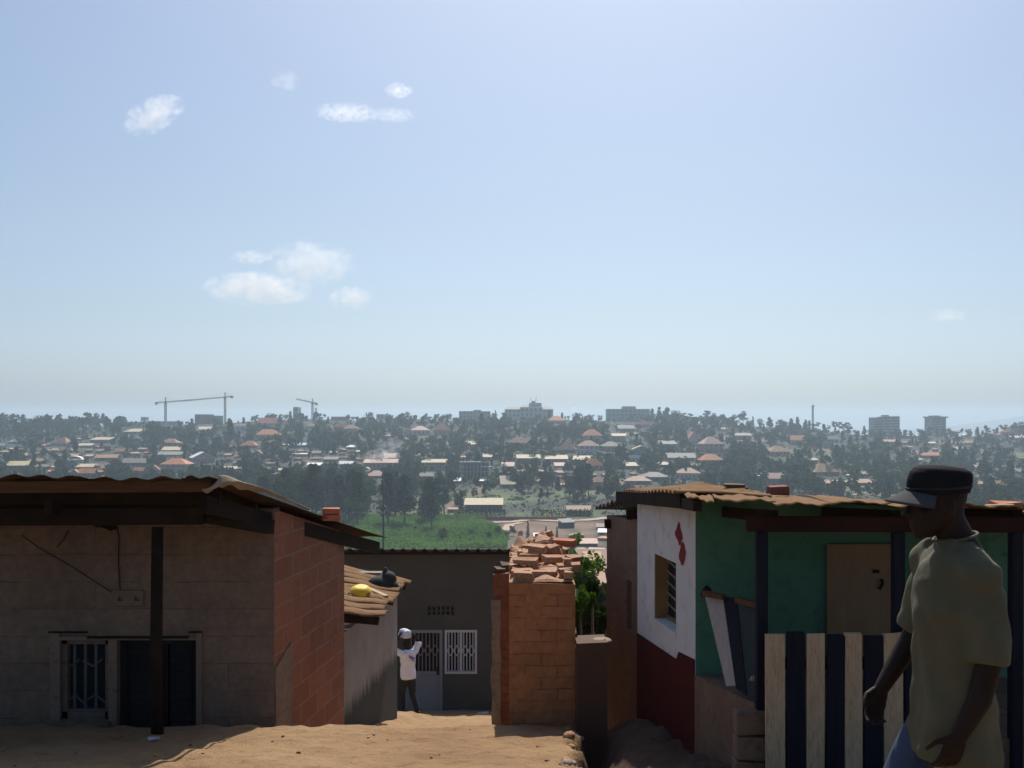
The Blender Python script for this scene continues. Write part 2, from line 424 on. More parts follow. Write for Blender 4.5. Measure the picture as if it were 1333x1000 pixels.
hgt = t.math('ADD', t.math('MULTIPLY', n2, 1.0), t.math('ADD', t.math('MULTIPLY', n3, .35), t.math('MULTIPLY', peb, .4)))
M_DIRT = t.done(col, .95, hgt, .9, .07)
xs = np.unique(np.concatenate([np.linspace(-14, -4, 41), np.linspace(-4, 3, 176), np.linspace(3, 14, 45)]))
ys = np.unique(np.concatenate([np.linspace(-16, 3, 40), np.linspace(3, 11, 180), np.linspace(11, 30, 110)]))
XX, YY = np.meshgrid(xs, ys); ZZ = znear(XX, YY)
lump = RNG.normal(0, 1, XX.shape); 
for _ in range(2): lump = (lump + np.roll(lump, 1, 0) + np.roll(lump, -1, 0) + np.roll(lump, 1, 1) + np.roll(lump, -1, 1)) / 5
lump2 = RNG.normal(0, 1, XX.shape)
for _ in range(7): lump2 = (lump2 + np.roll(lump2, 1, 0) + np.roll(lump2, -1, 0) + np.roll(lump2, 1, 1) + np.roll(lump2, -1, 1)) / 5
ZZ = ZZ + lump2 * .026 + lump * .015 * (1 + 2.2 * (XX > EDGE(YY)) * (YY > 5))
dg = sheet('dirt_ground', XX, YY, ZZ, M_DIRT); tag(dg, kind='structure')
cv = np.zeros((XX.size, 4), np.float32); cv[:, 3] = 1; cv[:, 0] = (smooth((XX - EDGE(YY) - .02) / .1) * smooth((YY - 5.0) / .6)).ravel()  # mask of the shaded gully side, where the soil colour is darkened
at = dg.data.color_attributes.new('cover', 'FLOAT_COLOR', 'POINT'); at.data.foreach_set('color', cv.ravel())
ground_z = lambda x, y: float(znear(x, y))

# ================================================================== haze
b = MB(); b.box(-9300, 9300, -500, 7400, -140, 62)
t = NT('haze_air'); pv = t.n('ShaderNodeVolumePrincipled'); pv.inputs['Color'].default_value = (.70, .86, 1.0, 1); pv.inputs['Density'].default_value = .000245; pv.inputs['Anisotropy'].default_value = .4
t.l(pv.outputs[0], t.out.inputs['Volume'])
tag(b.build('haze', t.m), kind='stuff')
# ================================================================== foreground materials
M_BLOCK = masonry('painted_block', (.19, .128, .090), (.225, .155, .108), (.125, .084, .058), 2.3, .235, .006, (.145, .098, .07), stain=(.42, .72), bump=.5, fade=(.42, .60))
M_REDBRICK = masonry('red_brick', (.215, .073, .035), (.285, .105, .05), (.27, .145, .09), .46, .205, .012, (.14, .058, .032), stain=(.5, .75), fade=(.58, .74))
M_ORBRICK = masonry('orange_brick', (.36, .14, .052), (.47, .20, .08), (.26, .11, .048), .27, .098, .007, (.30, .12, .05), stain=(.46, .70), msm=.6, bump=.9, fade=(.40, .58))
M_RAWBRICK = worn('raw_brick', (.30, .13, .065), (.44, .23, .12), 9, c=(.52, .34, .21), bump=.6)
M_CLAYBRICK = worn('clay_brick', (.40, .12, .06), (.52, .18, .09), 9, bump=.5)
M_PLASTER = worn('grey_plaster', (.20, .17, .14), (.26, .225, .185), 2.2, c=(.16, .135, .11), bump=.3)
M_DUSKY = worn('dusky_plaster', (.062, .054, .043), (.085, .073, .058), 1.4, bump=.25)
M_MUD = worn('mud_plaster', (.15, .088, .052), (.20, .12, .075), 2.4, c=(.12, .068, .042), bump=.5)
M_DKMUD = worn('dark_mud', (.085, .040, .024), (.115, .057, .034), 2.4, bump=.5)
M_WHITE = worn('white_wash', (.57, .555, .54), (.68, .665, .65), 1.0, c=(.52, .49, .46), bump=.35)
M_RED = worn('red_dado_paint', (.072, .0105, .0095), (.095, .016, .013), 1.6, c=(.062, .014, .012), bump=.35, spec=.12)
M_MARK = worn('red_mark_paint', (.36, .035, .045), (.42, .05, .06), 8, bump=.1)
M_GREEN = worn('green_paint', (.062, .17, .112), (.092, .22, .148), 1.6, c=(.058, .15, .10), bump=.3, spec=.15)
M_NAVY = worn('navy_wood', (.009, .0095, .018), (.015, .0155, .026), 6, stretch=(6, 6, .6), bump=.3, spec=.15)
M_CREAM = worn('cream_wood', (.40, .285, .17), (.50, .375, .24), 5, stretch=(6, 6, .6), c=(.31, .20, .11), bump=.4)
M_PLY = worn('plywood', (.20, .135, .075), (.255, .175, .10), 3, stretch=(4, 4, .7), bump=.2)
M_WOOD = worn('old_timber', (.085, .046, .024), (.13, .072, .038), 5, stretch=(.5, 6, 6), bump=.4, spec=.1)
M_DKWOOD = worn('dark_timber', (.016, .010, .007), (.03, .018, .012), 5, bump=.4, spec=.1)
M_RUST = worn('rusty_sheet', (.05, .028, .018), (.085, .05, .03), 2.2, stretch=(1, 1, 1), c=(.035, .02, .014), rough=.9, bump=.2, spec=.05)
M_TANSHEET = worn('tan_sheet', (.19, .108, .055), (.29, .185, .105), 2.6, stretch=(.6, 6, 1), c=(.10, .05, .026), rough=.95, bump=.2, spec=.04)
M_BENT = worn('pale_sheet', (.24, .19, .14), (.36, .30, .225), 5, rough=.8, bump=.2, spec=.1)
M_DARKMETAL = worn('dark_metal', (.012, .012, .013), (.02, .019, .019), 6, rough=.75, bump=.1, spec=.15)
M_GREYBAR = worn('grey_bar', (.20, .20, .21), (.27, .27, .28), 9, rough=.6, bump=.1)
M_WHITEBAR = worn('white_bar', (.46, .45, .47), (.54, .53, .55), 9, rough=.5, bump=.05)
M_DOORGREY = worn('grey_door', (.22, .215, .22), (.27, .265, .27), 2, rough=.6, bump=.1)
M_DARK = worn('dark_room', (.012, .011, .012), (.02, .018, .018), 2, bump=0)
M_STONE = worn('field_stone', (.25, .19, .14), (.36, .28, .21), 8, c=(.28, .2, .15), bump=.6)
M_YELLOW = worn('yellow_plastic', (.80, .50, .012), (.88, .58, .02), 9, rough=.4, bump=.05, spec=.5)
M_BLACKCLOTH = worn('black_cloth', (.012, .011, .011), (.025, .022, .02), 12, bump=.5)
t = NT('stained_plaster'); v = t.coord('Object'); sp = t.n('ShaderNodeSeparateXYZ'); t.l(v, sp.inputs[0])
n1 = t.noise(v, 2.2, 6); n2 = t.noise(t.coord('Object', (9, 9, 1.1)), 1.0, 4); n3 = t.noise(v, 26, 4)
col = t.ramp(n1, [(.3, (.20, .17, .145)), (.7, (.28, .24, .205))])
stain = t.math('MULTIPLY', t.math('GREATER_THAN', sp.outputs['X'], .0), t.ramp(t.math('ADD', sp.outputs['Z'], t.math('MULTIPLY', n2, .45)), [(.0, (1, 1, 1)), (.08, (0, 0, 0))]))
M_SHEDWALL = None
streak = t.ramp(n2, [(.56, (0, 0, 0)), (.7, (.6,) * 3)])
col = t.mix(streak, col, (.19, .16, .135))
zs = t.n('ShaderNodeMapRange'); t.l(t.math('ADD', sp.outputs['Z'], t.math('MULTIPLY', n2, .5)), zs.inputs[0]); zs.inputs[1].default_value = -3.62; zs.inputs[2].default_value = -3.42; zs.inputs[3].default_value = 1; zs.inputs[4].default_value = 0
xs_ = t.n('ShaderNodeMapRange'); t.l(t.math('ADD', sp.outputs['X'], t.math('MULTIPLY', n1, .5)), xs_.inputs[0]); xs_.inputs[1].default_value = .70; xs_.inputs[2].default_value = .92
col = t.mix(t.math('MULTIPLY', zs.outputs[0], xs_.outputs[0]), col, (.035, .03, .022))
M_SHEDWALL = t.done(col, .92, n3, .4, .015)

def corrugated(mb, a, b, c, d, pitch=.12, amp=.016, nv=10, sag=0.0, along='u'):
    """one sheet: corners a, b (first edge), d, c (second edge); the ridges run from the a-b edge to the d-c edge"""
    a, b, c, d = (Vector(q) for q in (a, b, c, d)); wd = (b - a).length; nw = max(2, round(wd / pitch)); nu = nw * 6
    nrm = (b - a).cross(d - a).normalized()
    if nrm.z < 0: nrm = -nrm
    ph = random.uniform(0, 6)
    def fn(u, v):
        p = (a * (1 - u) + b * u) * (1 - v) + (d * (1 - u) + c * u) * v
        return p + nrm * (amp * math.sin(u * nw * 2 * math.pi + ph) - sag * math.sin(math.pi * v) + .006 * math.sin(u * 9 + v * 5 + ph))
    mb.grid(fn, nu, nv)
def solid(o, t=.004):
    m = o.modifiers.new('Thickness', 'SOLIDIFY'); m.thickness = t; m.offset = -1; return o

# ================================================================== the brick house on the left of the lane
D0 = 8.6
H = empty('house', (-3.5, 9.5, -3.3), 'low block house with corrugated porch roof, red brick flank and barred window', 'house')
fx0, fxa = -5.9, -2.053
fm = Matrix.Translation((fx0, D0, 0)); fw = fxa - fx0
lx = lambda x: (x - CX) / F * D0 - fx0
lz = lambda y: -(y - HZ) / F * D0
win = (lx(79), lx(142), lz(937), lz(833)); dor = (lx(153), lx(256), -3.25, lz(833))
roofz = lambda Y: -.485 - .21 * (Y - 7.3)
b = MB(); b.wall(fw, -3.4, roofz(D0) - .02, .2, [win, dor]); fwall = b.build('front_wall', M_BLOCK, H, fm)
# raised render surround with its two cracks
b = MB(); x0, x1, zt = lx(66), lx(263), lz(823)
b.box(x0, win[0], -.018, -.001, -3.35, zt); b.box(dor[1], x1, -.018, -.001, -3.35, zt); b.box(win[0], dor[1], -.018, -.001, dor[3], lz(829))
b.box(win[1], dor[0], -.018, -.001, -3.35, dor[3]); b.box(win[0], win[1], -.018, -.001, -3.35, win[2])
b.build('door_surround', worn('pale_surround', (.205, .145, .104), (.24, .172, .125), 3, c=(.17, .12, .085), bump=.3), H, fm)
b = MB(); b.box(lx(116), lx(247), -.045, -.019, lz(830), lz(827.6)); b.box(lx(65), lx(116), -.04, -.0185, lz(823), lz(821.4)); b.box(lx(247), lx(264), -.04, -.0185, lz(823), lz(821.2))
b.build('lintel', M_DKWOOD, H, fm)
# barred window
wn = MB(); a0, a1, c0, c1 = win
for (q, r_, s_, u_) in ((a0, a0 + .045, c0, c1), (a1 - .045, a1, c0, c1), (a0, a1, c1 - .045, c1), (a0, a1, c0, c0 + .06)): wn.box(q, r_, .03, .1, s_, u_)
wf = wn.build('window', M_BLOCK, H, fm)
b = MB(); b.box(a0, a1, .13, .14, c0, c1); b.build('pane', M_DARK, wf, fm)
b = MB(); xm = [lx(q) for q in (84, 94, 108, 122, 136)]
for i, q in enumerate(xm): b.bar((q, .055, c0 + .03), (q, .055, c1 - .03), .014 if i in (0, 4) else .022)
for q0, q1, q2 in ((80, 90, 100), (104, 118, 130)):
    b.bar((lx(q0), .05, lz(862)), (lx(q1), .05, lz(869)), .014); b.bar((lx(q1), .05, lz(869)), (lx(q2), .05, lz(860)), .014)
for q0, q1, q2 in ((82, 96, 106), (106, 121, 137)):
    b.bar((lx(q0), .05, lz(915)), (lx(q1), .05, lz(907)), .014); b.bar((lx(q1), .05, lz(907)), (lx(q2), .05, lz(918)), .014)
b.bar((a0 + .02, .05, c0 + .07), (a1 - .02, .05, c0 + .07), .03); b.build('window_grille', worn('dark_bar', (.085, .085, .088), (.12, .12, .125), 9, rough=.7, bump=.1, spec=.2), wf, fm)  # one dark grey tone on all the bars
b = MB(); b.box(a0 - .06, a1 + .02, -.07, .03, c0 - .035, c0 - .001); b.build('window_sill', M_BLOCK, wf, fm)
# louvred metal door in two leaves, one ajar
dd = MB(); e0, e1 = dor[0], dor[1]; em = lx(214)
dd.box(e0, e0 + .05, .06, .16, -3.2, dor[3]); dd.box(e1 - .05, e1, .06, .16, -3.2, dor[3]); dd.box(e0, e1, .06, .16, dor[3] - .05, dor[3] - .002)
df = dd.build('door', M_DARKMETAL, H, fm)
for q0, q1 in ((e0 + .05, em - .012), (em + .012, e1 - .05)):
    b = MB(); b.box(q0, q1, .115, .135, -3.2, dor[3] - .05); n = 18
    for i in range(n):
        z = -3.15 + i * (dor[3] + 3.05) / n; b.hexa([(q0 + .03, .09, z), (q1 - .03, .09, z), (q1 - .03, .114, z + .05), (q0 + .03, .114, z + .05), (q0 + .03, .087, z + .012), (q1 - .03, .087, z + .012), (q1 - .03, .111, z + .062), (q0 + .03, .111, z + .062)])
    b.build('door_leaf', M_DARKMETAL, df, fm)
b = MB(); b.box(e0 - .1, e1 + .3, .9, .92, -3.4, -.9); b.box(-.1, e1 + .4, .2, 1.6, -.93, -.9)
# vent block with two holes
b = MB(); b.wall(lx(188) - lx(147), 0, lz(768) - lz(789), .05, [(.055, .095, .05, .085), (lx(180) - lx(147) - .02, lx(180) - lx(147) + .02, .05, .085)])
vb = b.build('vent_block', M_BLOCK, H, Matrix.Translation((fx0 + lx(147), D0 - .03, lz(789))))
b = MB(); b.box(.03, .25, .048, .049, .03, .1); b.build('vent_hole', M_DARK, vb, Matrix.Translation((fx0 + lx(147), D0 - .034, lz(789))))
# socket under the beam, its wires
b = MB(); b.box(lx(131), lx(149), -.14, -.01, lz(684), lz(668), .008); b.ball((lx(150), -.09, lz(683)), (.035, .035, .045)); b.build('lamp_fitting', M_DARKMETAL, H, fm)
b = MB(); b.tube([(lx(153), -.012, lz(685)), (lx(155.5), -.012, lz(700)), (lx(155), -.012, lz(730)), (lx(157), -.012, lz(768))], .005)
b.tube([(lx(30), -.012, lz(697)), (lx(50), -.012, lz(712)), (lx(95), -.012, lz(738)), (lx(148), -.012, lz(772))], .0035)
b.tube([(lx(90), -.012, lz(690)), (lx(84), -.012, lz(702)), (lx(75), -.012, lz(712))], .004); b.build('cable', M_DARKMETAL, H, fm)
# flank wall of red brick, splayed
A = Vector((fxa, D0, 0)); B_ = Vector((-1.79, 10.62, 0)); sm = frame(A, B_); sw = (B_ - A).length
b = MB(); b.wall(sw, -4.2, -.7, .2, ztop=lambda x: roofz(D0 + x) - .025)
b.build('brick_wall', M_REDBRICK, H, sm @ Matrix.Translation((0, 0, 0)))
b = MB(); b.hexa([(.004, -.012, -3.5), (.40, -.012, -3.5), (.40, -.002, -3.5), (.004, -.002, -3.5), (.004, -.012, -2.16), (.40, -.012, -2.02), (.40, -.002, -2.02), (.004, -.002, -2.16)])
b.hexa([(.401, -.012, -3.6), (.56, -.012, -3.7), (.56, -.002, -3.7), (.401, -.002, -3.6), (.401, -.012, -2.75), (.56, -.012, -2.80), (.56, -.002, -2.80), (.401, -.002, -2.75)])
b.build('plaster_patch', M_BLOCK, H, sm)
# remaining walls, so that the house is closed from the side too
b = MB(); b.box(fx0, fx0 + .2, D0 + .21, 10.4, -4.6, roofz(10.4) - .04); b.box(fx0, -2.0, 10.41, 10.6, -4.6, roofz(10.6) - .04); b.build('rear_wall', M_BLOCK, H)
# roof: corrugated sheets over a fascia board, purlins, rafters
edge_x = lambda Y: -2.15 + .145 * (Y - 7.3)
rb = MB(); x = -6.3
RE = lambda X, Y: Vector((X, Y, roofz(Y)))
k = 0
while x < -2.2:
    x2 = min(x + .78, edge_x(7.3)); dz = .012 * (k % 2) + random.uniform(-.006, .008); yo = random.uniform(-.05, .03)
    last = x2 >= edge_x(7.3) - .01
    fr = lambda X, Y: Vector((X, Y, roofz(Y) + .03 + dz))
    x2r = edge_x(11.9) if last else x2
    corrugated(rb, fr(x, 7.22 + yo), fr(x2 + .04 * (not last), 7.22 + yo), fr(x2r + .04 * (not last), 11.9), fr(x, 11.9), .22, .011, 14, sag=.01); x = x2; k += 1
rf = solid(rb.build('roof', M_RUST, H))
b = MB(); b.bar((-6.3, 7.31, -.515), (-2.2, 7.31, -.495), .035, .085); b.build('fascia_board', M_WOOD, rf)
b = MB()
for Y, h in ((7.6, .1), (8.3, .08), (9.4, .08), (10.6, .08)): b.bar((-6.2, Y, roofz(Y) - .055), (edge_x(Y) - .12, Y, roofz(Y) - .055), .06, h)
b.build('purlin', M_DKWOOD, rf)
b = MB()
for X in (-5.6, -4.5, -3.45): b.bar((X, 7.4, roofz(7.4) - .15), (X, 11.3, roofz(11.3) - .15), .06, .1)
b.bar((edge_x(7.4) - .16, 7.4, roofz(7.4) - .13), (edge_x(11.8) - .10, 11.8, roofz(11.8) - .10), .06, .13)
b.build('rafter', M_DKWOOD, rf)
b = MB(); b.bar((-6.2, 7.6, -.765), (-2.35, 7.6, -.74), .09, .13); b.bar((-2.36, 7.6, -.73), (-2.08, 8.55, -.93), .09, .12); b.bar((-2.36, D0 - .02, -.88), (-2.08, D0 - .02, -.90), .09, .10); b.build('porch_beam', M_DKWOOD, H)
zb = ground_z(-2.7, 7.6)
b = MB(); px_ = (205 - CX) / F * 7.6; b.tube([(px_, 7.6, zb - .1), (px_ - .01, 7.6, -1.8), (px_, 7.6, -.83)], [.05, .048, .045], 8); b.build('porch_post', M_DKWOOD, H)
# the lifted, bent corner of the last sheet
b = MB()
def bent_old(u, v):
    c0 = P(282, 622, 7.25); c1 = P(330, 640, 7.6); c2 = P(404, 664, 9.2)
    p = (c0 * (1 - u) ** 2 + c1 * 2 * u * (1 - u) * 1.0 + c2 * u * u)
    w = Vector((-.30, -.06, -.02)); droop = (1 - u) ** 1.5
    q = p + Vector((.02, -.05, .012)) + Vector((-.04, -.16 * droop, -.10 * v * droop * (1.0 + .8 * math.sin(u * 9)) - .012)) * v
    return q + Vector((0, 0, .012 * math.sin(v * 9 + u * 6) * droop))
def bent(u, v):
    c0 = P(281, 622, 7.24); c1 = P(318, 626, 7.5); c2 = P(352, 640, 8.0); c3 = P(404, 664.5, 9.3); q = 1 - u
    p = c0 * q ** 3 + c1 * 3 * u * q * q + c2 * 3 * u * u * q + c3 * u ** 3
    fl = q ** 2.2
    drop = v * fl * (.075 + .035 * math.sin(u * 17 + .8) + .02 * math.sin(u * 41))
    return p + Vector((-.05 * v * fl - .012 * v + .03 * math.sin(v * 5) * fl, -.06 * v * fl + .035 * math.sin(v * 7 + u * 11) * fl, .012 - drop - .012 * v + .014 * math.sin(v * 8 + u * 15) * fl))
b.grid(bent, 40, 14); solid(b.build('bent_sheet', M_BENT, rf), .004)
# bricks left on the roof
def brick_thing(name, c, size, rz, label, mat=M_CLAYBRICK, group=None, tilt=0.0, jit=.006, cat='brick'):
    o = MB(); m = Matrix.Rotation(rz, 3, 'Z') @ Matrix.Rotation(tilt, 3, 'X'); o.cbox((0, 0, 0), size, m, jit)
    q = o.build(name, mat, None, Matrix.Translation(c), .006); return tag(q, label, cat, group)
bz = roofz(9.9) + .05
c = P(430, 676, 9.75)
brick_thing('brick', (c.x, c.y, c.z + .015), (.17, .11, .06), .3, 'red clay brick on the block house roof, under another brick')
brick_thing('brick', (c.x + .01, c.y, c.z + .078), (.165, .11, .055), .15, 'red clay brick lying on another brick on the block house roof')

# ================================================================== the little shed down the lane
S = empty('shed', (-2.4, 14.3, -5.6), 'small grey plastered shed with ribbed tan roof and black wet stain', 'shed')
A = Vector((-2.22, 12.2, 0)); B_ = Vector((-1.845, 16.0, 0)); m = frame(A, B_); w = (B_ - A).length
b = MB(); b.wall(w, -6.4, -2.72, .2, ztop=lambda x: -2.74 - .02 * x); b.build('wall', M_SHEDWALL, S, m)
b = MB(); b.box(-4.6, -2.25, 12.2, 12.4, -5.6, -2.55); b.box(-4.6, -2.08, 15.82, 16.0, -6.4, -2.45); b.box(-4.6, -4.4, 12.41, 15.8, -6.0, -2.35); b.build('rear_wall', M_PLASTER, S)
b = MB(); NL, NR, FR_, FL = P(380, 793, 12.3), P(497, 802, 12.75), P(534, 756, 16.3), P(380, 722, 16.3)
for i in range(10):
    v0, v1 = i / 10 + random.uniform(-.012, .012), (i + random.uniform(.80, 1.02)) / 10
    j0, j1 = random.uniform(-.04, .06), random.uniform(-.01, .03)
    L0, L1 = NL.lerp(FL, v0), NL.lerp(FL, v1); R0, R1 = NR.lerp(FR_, v0), NR.lerp(FR_, v1); e = (R0 - L0).normalized()
    R0 = R0 + e * j0; R1 = R1 + e * j0; up = Vector((0, 0, j1))
    def fn(u, v, L0=L0, L1=L1, R0=R0, R1=R1, up=up): return L0.lerp(R0, u).lerp(L1.lerp(R1, u), v) + up + Vector((0, 0, .035 * abs(math.sin(math.pi * v)) ** .7 + .01 * math.sin(u * 14 + i)))
    b.grid(fn, 16, 8)
sr = solid(b.build('roof', M_TANSHEET, S), .012)
for v in (.03, .5, .97): b = MB(); b.bar(NL.lerp(FL, v) + Vector((0, 0, -.08)), NR.lerp(FR_, v) + Vector((-.06, 0, -.08)), .08, .1); b.build('rafter', M_DKWOOD, sr)
rz_at = lambda u, v: NL.lerp(NR, u).lerp(FL.lerp(FR_, u), v)
c = P(470, 778, 13.9); b = MB(); c.z += .0
b.loft([((0, 0, .0), (.085, 0, 0), (0, .085, 0)), ((0, 0, .06), (.115, 0, 0), (0, .115, 0)), ((0, 0, .16), (.125, 0, 0), (0, .125, 0)), ((0, 0, .20), (.105, 0, 0), (0, .105, 0)), ((0, 0, .225), (.06, 0, 0), (0, .06, 0))], 20)
bk = b.build('bucket', M_YELLOW, None, Matrix.Translation((c.x, c.y, c.z - .09)) @ Matrix.Rotation(.25, 4, 'X') @ Matrix.Scale(1.2, 4)); tag(bk, 'round yellow plastic bucket lying on the rusty shed roof', 'bucket')
b = MB(); b.tube([Vector((.12 * math.cos(a), .12 * math.sin(a) * .3 - .11, .19 - .05 * math.sin(a))) for a in np.linspace(0, math.pi, 9)], .007, 6); b.build('handle', M_DARKMETAL, bk, bk.matrix_basis)
c = P(495, 764, 15.1); b = MB(); 
b.ball((0, 0, .06), (.16, .14, .11)); b.ball((.10, .02, .12), (.10, .1, .10)); b.ball((-.17, -.03, .01), (.10, .09, .035)); b.ball((.06, .03, .20), (.035, .04, .07)); b.ball((.15, -.02, .04), (.08, .08, .07))
bg_ = b.build('bundle', M_BLACKCLOTH, None, Matrix.Translation((c.x, c.y, c.z - .04)) @ Matrix.Scale(1.25, 4)); tag(bg_, 'crumpled black cloth bundle dumped on the shed roof behind the yellow bucket', 'bundle')
q = bg_.modifiers.new('Remesh', 'REMESH'); q.mode = 'VOXEL'; q.voxel_size = .014; q.use_smooth_shade = True
for i, (p0, p1, lab) in enumerate(((P(474, 768, 14.6), P(503, 782, 13.9), 'loose pale plank lying across the shed roof beside the yellow bucket'), (P(449, 771, 14.3), P(496, 786, 13.75), 'thinner loose stick on the shed roof, just below the pale plank'))):
    b = MB(); b.bar(p0 + Vector((0, 0, .05)), p1 + Vector((0, 0, .06)), .07 - .03 * i, .025); tag(b.build('plank', M_CREAM if i == 0 else M_RUST, None, None, .004), lab, 'plank')

# ================================================================== the dark house closing the lane
DB = 23.5; K = empty('house', (-1.9, 25, -7), 'dark house closing the lane with white barred window and grey door', 'house')
bx = lambda x: (x - CX) / F * DB; bz_ = lambda y: -(y - HZ) / F * DB
kx0, kx1 = -7.0, bx(671); km = Matrix.Translation((kx0, DB, 0)); kl = lambda x: bx(x) - kx0
kw = (kl(579), kl(621), bz_(877), bz_(820)); kd = (kl(528), kl(576), -7.1, bz_(820)); kv = (kl(556), kl(592), bz_(801), bz_(789))
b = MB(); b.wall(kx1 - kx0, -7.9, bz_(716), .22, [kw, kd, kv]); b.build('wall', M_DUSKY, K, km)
b = MB(); b.box(kx0, kx0 + .2, DB + .23, DB + 6, -9, -3.6); b.box(kx1 - .2, kx1, DB + .23, DB + 6, -9, -3.6); b.box(kx0, kx1, DB + 6.01, DB + 6.2, -10, -3.9); b.build('rear_wall', M_DUSKY, K)
b = MB(); corrugated(b, (kx0 - .2, DB - .3, bz_(712) - .02), (bx(668), DB - .3, bz_(712) - .02), (bx(668) + .2, DB + 6.4, -4.6), (kx0 - .2, DB + 6.4, -4.6), .25, .03, 6); kr = solid(b.build('roof', worn('dark_sheet', (.05, .045, .04), (.08, .07, .06), 3, rough=.6), K), .02)
b = MB(); b.bar((kx0, DB - .2, bz_(717)), (kx1 - .05, DB - .2, bz_(717)), .05, .12); b.build('fascia_board', M_DKWOOD, kr)
b = MB(); b.bar((kl(512) + kx0, DB - .03, bz_(722)), (kl(575) + kx0, DB - .03, bz_(722.4)), .03, .025); b.build('wall_batten', M_WOOD, K)
def frame_rect(b, x0, x1, z0, z1, y0, y1, w): 
    b.box(x0, x0 + w, y0, y1, z0, z1); b.box(x1 - w, x1, y0, y1, z0, z1); b.box(x0 + w, x1 - w, y0, y1, z1 - w, z1); b.box(x0 + w, x1 - w, y0, y1, z0, z0 + w)
b = MB(); frame_rect(b, *kw, -.03, .08, .055); b.box((kw[0] + kw[1]) / 2 - .03, (kw[0] + kw[1]) / 2 + .03, -.02, .07, kw[2] + .06, kw[3] - .06); kwin = b.build('window', M_WHITEBAR, K, km)
b = MB(); b.box(kw[0], kw[1], .13, .14, kw[2], kw[3]); b.build('pane', M_DARK, kwin, km)
def grille(b, x0, x1, z0, z1, y, n, r, zz):
    for i in range(n):
        x = x0 + (x1 - x0) * (i + .5) / n; b.bar((x, y, z0), (x, y, z1), r)
    m = max(2, n // 2 * 2); s = (x1 - x0) / m
    for i in range(m):
        up = i % 2 == 0; xa, xb = x0 + i * s, x0 + (i + 1) * s; d = (z1 - z0) * .13
        for sg in (1, -1): b.bar((xa, y - .01, zz + sg * (0 if up else d)), (xb, y - .01, zz + sg * (d if up else 0)), r)
b = MB(); xm = (kw[0] + kw[1]) / 2
grille(b, kw[0] + .06, xm - .03, kw[2] + .05, kw[3] - .05, .0, 4, .022, bz_(847)); grille(b, xm + .03, kw[1] - .06, kw[2] + .05, kw[3] - .05, .0, 4, .022, bz_(847)); b.build('window_grille', M_WHITEBAR, kwin, km)
b = MB(); frame_rect(b, *kd, -.02, .1, .07); b.box(kd[0] + .07, kd[1] - .07, .02, .05, kd[2] + .07, bz_(877)); b.box(kd[0] + .07, kd[1] - .07, .0, .019, bz_(879), bz_(874)); kdo = b.build('door', M_DOORGREY, K, km)
b = MB(); b.box(kd[0] + .07, kd[1] - .07, .1, .11, bz_(877), kd[3] - .07); b.build('pane', M_DARK, kdo, km)
M_PINKBAR = worn('dull_pink_bar', (.20, .15, .14), (.25, .19, .175), 9, rough=.6, bump=.1)
b = MB(); grille(b, kd[0] + .09, kd[1] - .09, bz_(876), kd[3] - .08, .03, 8, .024, bz_(847)); b.build('door_grille', M_PINKBAR, kdo, km)
b = MB(); b.box(kd[1] - .13, kd[1] - .08, -.05, -.021, bz_(878), bz_(868)); b.build('door_handle', M_DARKMETAL, kdo, km)
b = MB(); vw, vh = kv[1] - kv[0], kv[3] - kv[2]
b.wall(vw, 0, vh, .08, [(vw * (i + .22) / 6, vw * (i + .78) / 6, vh * (.08 + .48 * r_), vh * (.44 + .48 * r_)) for i in range(6) for r_ in (0, 1)])
b.box(0, vw, .1, .11, 0, vh); b.build('vent_block', M_DUSKY, K, km @ Matrix.Translation((kv[0], .03, kv[2])))
# paper scrap at its foot
b = MB(); c = P(628, 929, 21.6); b.cbox((c.x, c.y, ground_z(c.x, c.y) + .05), (.22, .12, .03), Matrix.Rotation(.4, 3, 'Z'), .02); tag(b.build('scrap', M_WHITEBAR), 'scrap of white litter on the ground before the dark house', 'litter')

# ================================================================== the broken brick wall
Y0 = 8.3; X0, X1 = -.024, .528
zt = -(758 - HZ) / F * Y0; rb = MB(); zg = -2.9
BW = Matrix.Translation((X0, Y0, 0)); L = X1 - X0
b = MB(); b.wall(L, zg, zt, 1.9, ztop=lambda x: zt + .02 * math.sin(x * 9))
wallo = b.build('wall_end', M_ORBRICK, None, BW)
BK = empty('brick_wall', (X0 + L / 2, Y0 + .9, zg), 'crumbling orange brick wall seen end-on with broken bricks along its top', 'wall')
put(wallo, BK, BW)
def course(y0, y1, z0, z1, x0, x1, mat, name='brick_course', jit=.012):
    b = MB(); b.box(x0, x1, y0, y1, z0, z1, jit)
    n = max(1, round((x1 - x0) / .21)); return b.build(name, mat, BK, BW, .008)
zb = zt + .004
for i in range(3):                       # stepped broken courses, each brick its own lump in the course mesh
    b = MB(); yy = .04 + i * .38; zz = zb + .072 * i
    while yy < 1.9:
        x = -.01 + .03 * random.random() + .09 * yy * (i > 0) + .05 * i * (i > 1); xe = L - .05 * i * (i > 1)
        while x < xe - .05:
            wd = min(random.uniform(.17, .24), xe - x)
            if random.random() < (.9, .7, .45)[i]: b.cbox((x + wd / 2, yy + .055, zz + .033 - .006 * i), (wd * random.uniform(.7, .97), .10 * random.uniform(.75, 1.05), .062), Matrix.Rotation(random.uniform(-.2, .2) * (1 + i), 3, 'Z') @ Matrix.Rotation(random.uniform(-.16, .16) * i, 3, 'Y'), .016)
            x += wd
        yy += .118
    b.build('brick_course', M_RAWBRICK, BK, BW, .006)
b = MB()
def rub(u, v): 
    return Vector((.01 + u * (L - .02), .02 + v * 1.85, zb - .004 + (.03 + .20 * v) * math.sin(math.pi * min(1, max(0, u))) ** .4 * (.55 + .45 * math.sin(u * 13 + v * 9) * math.sin(v * 17)) * (v > .01)))
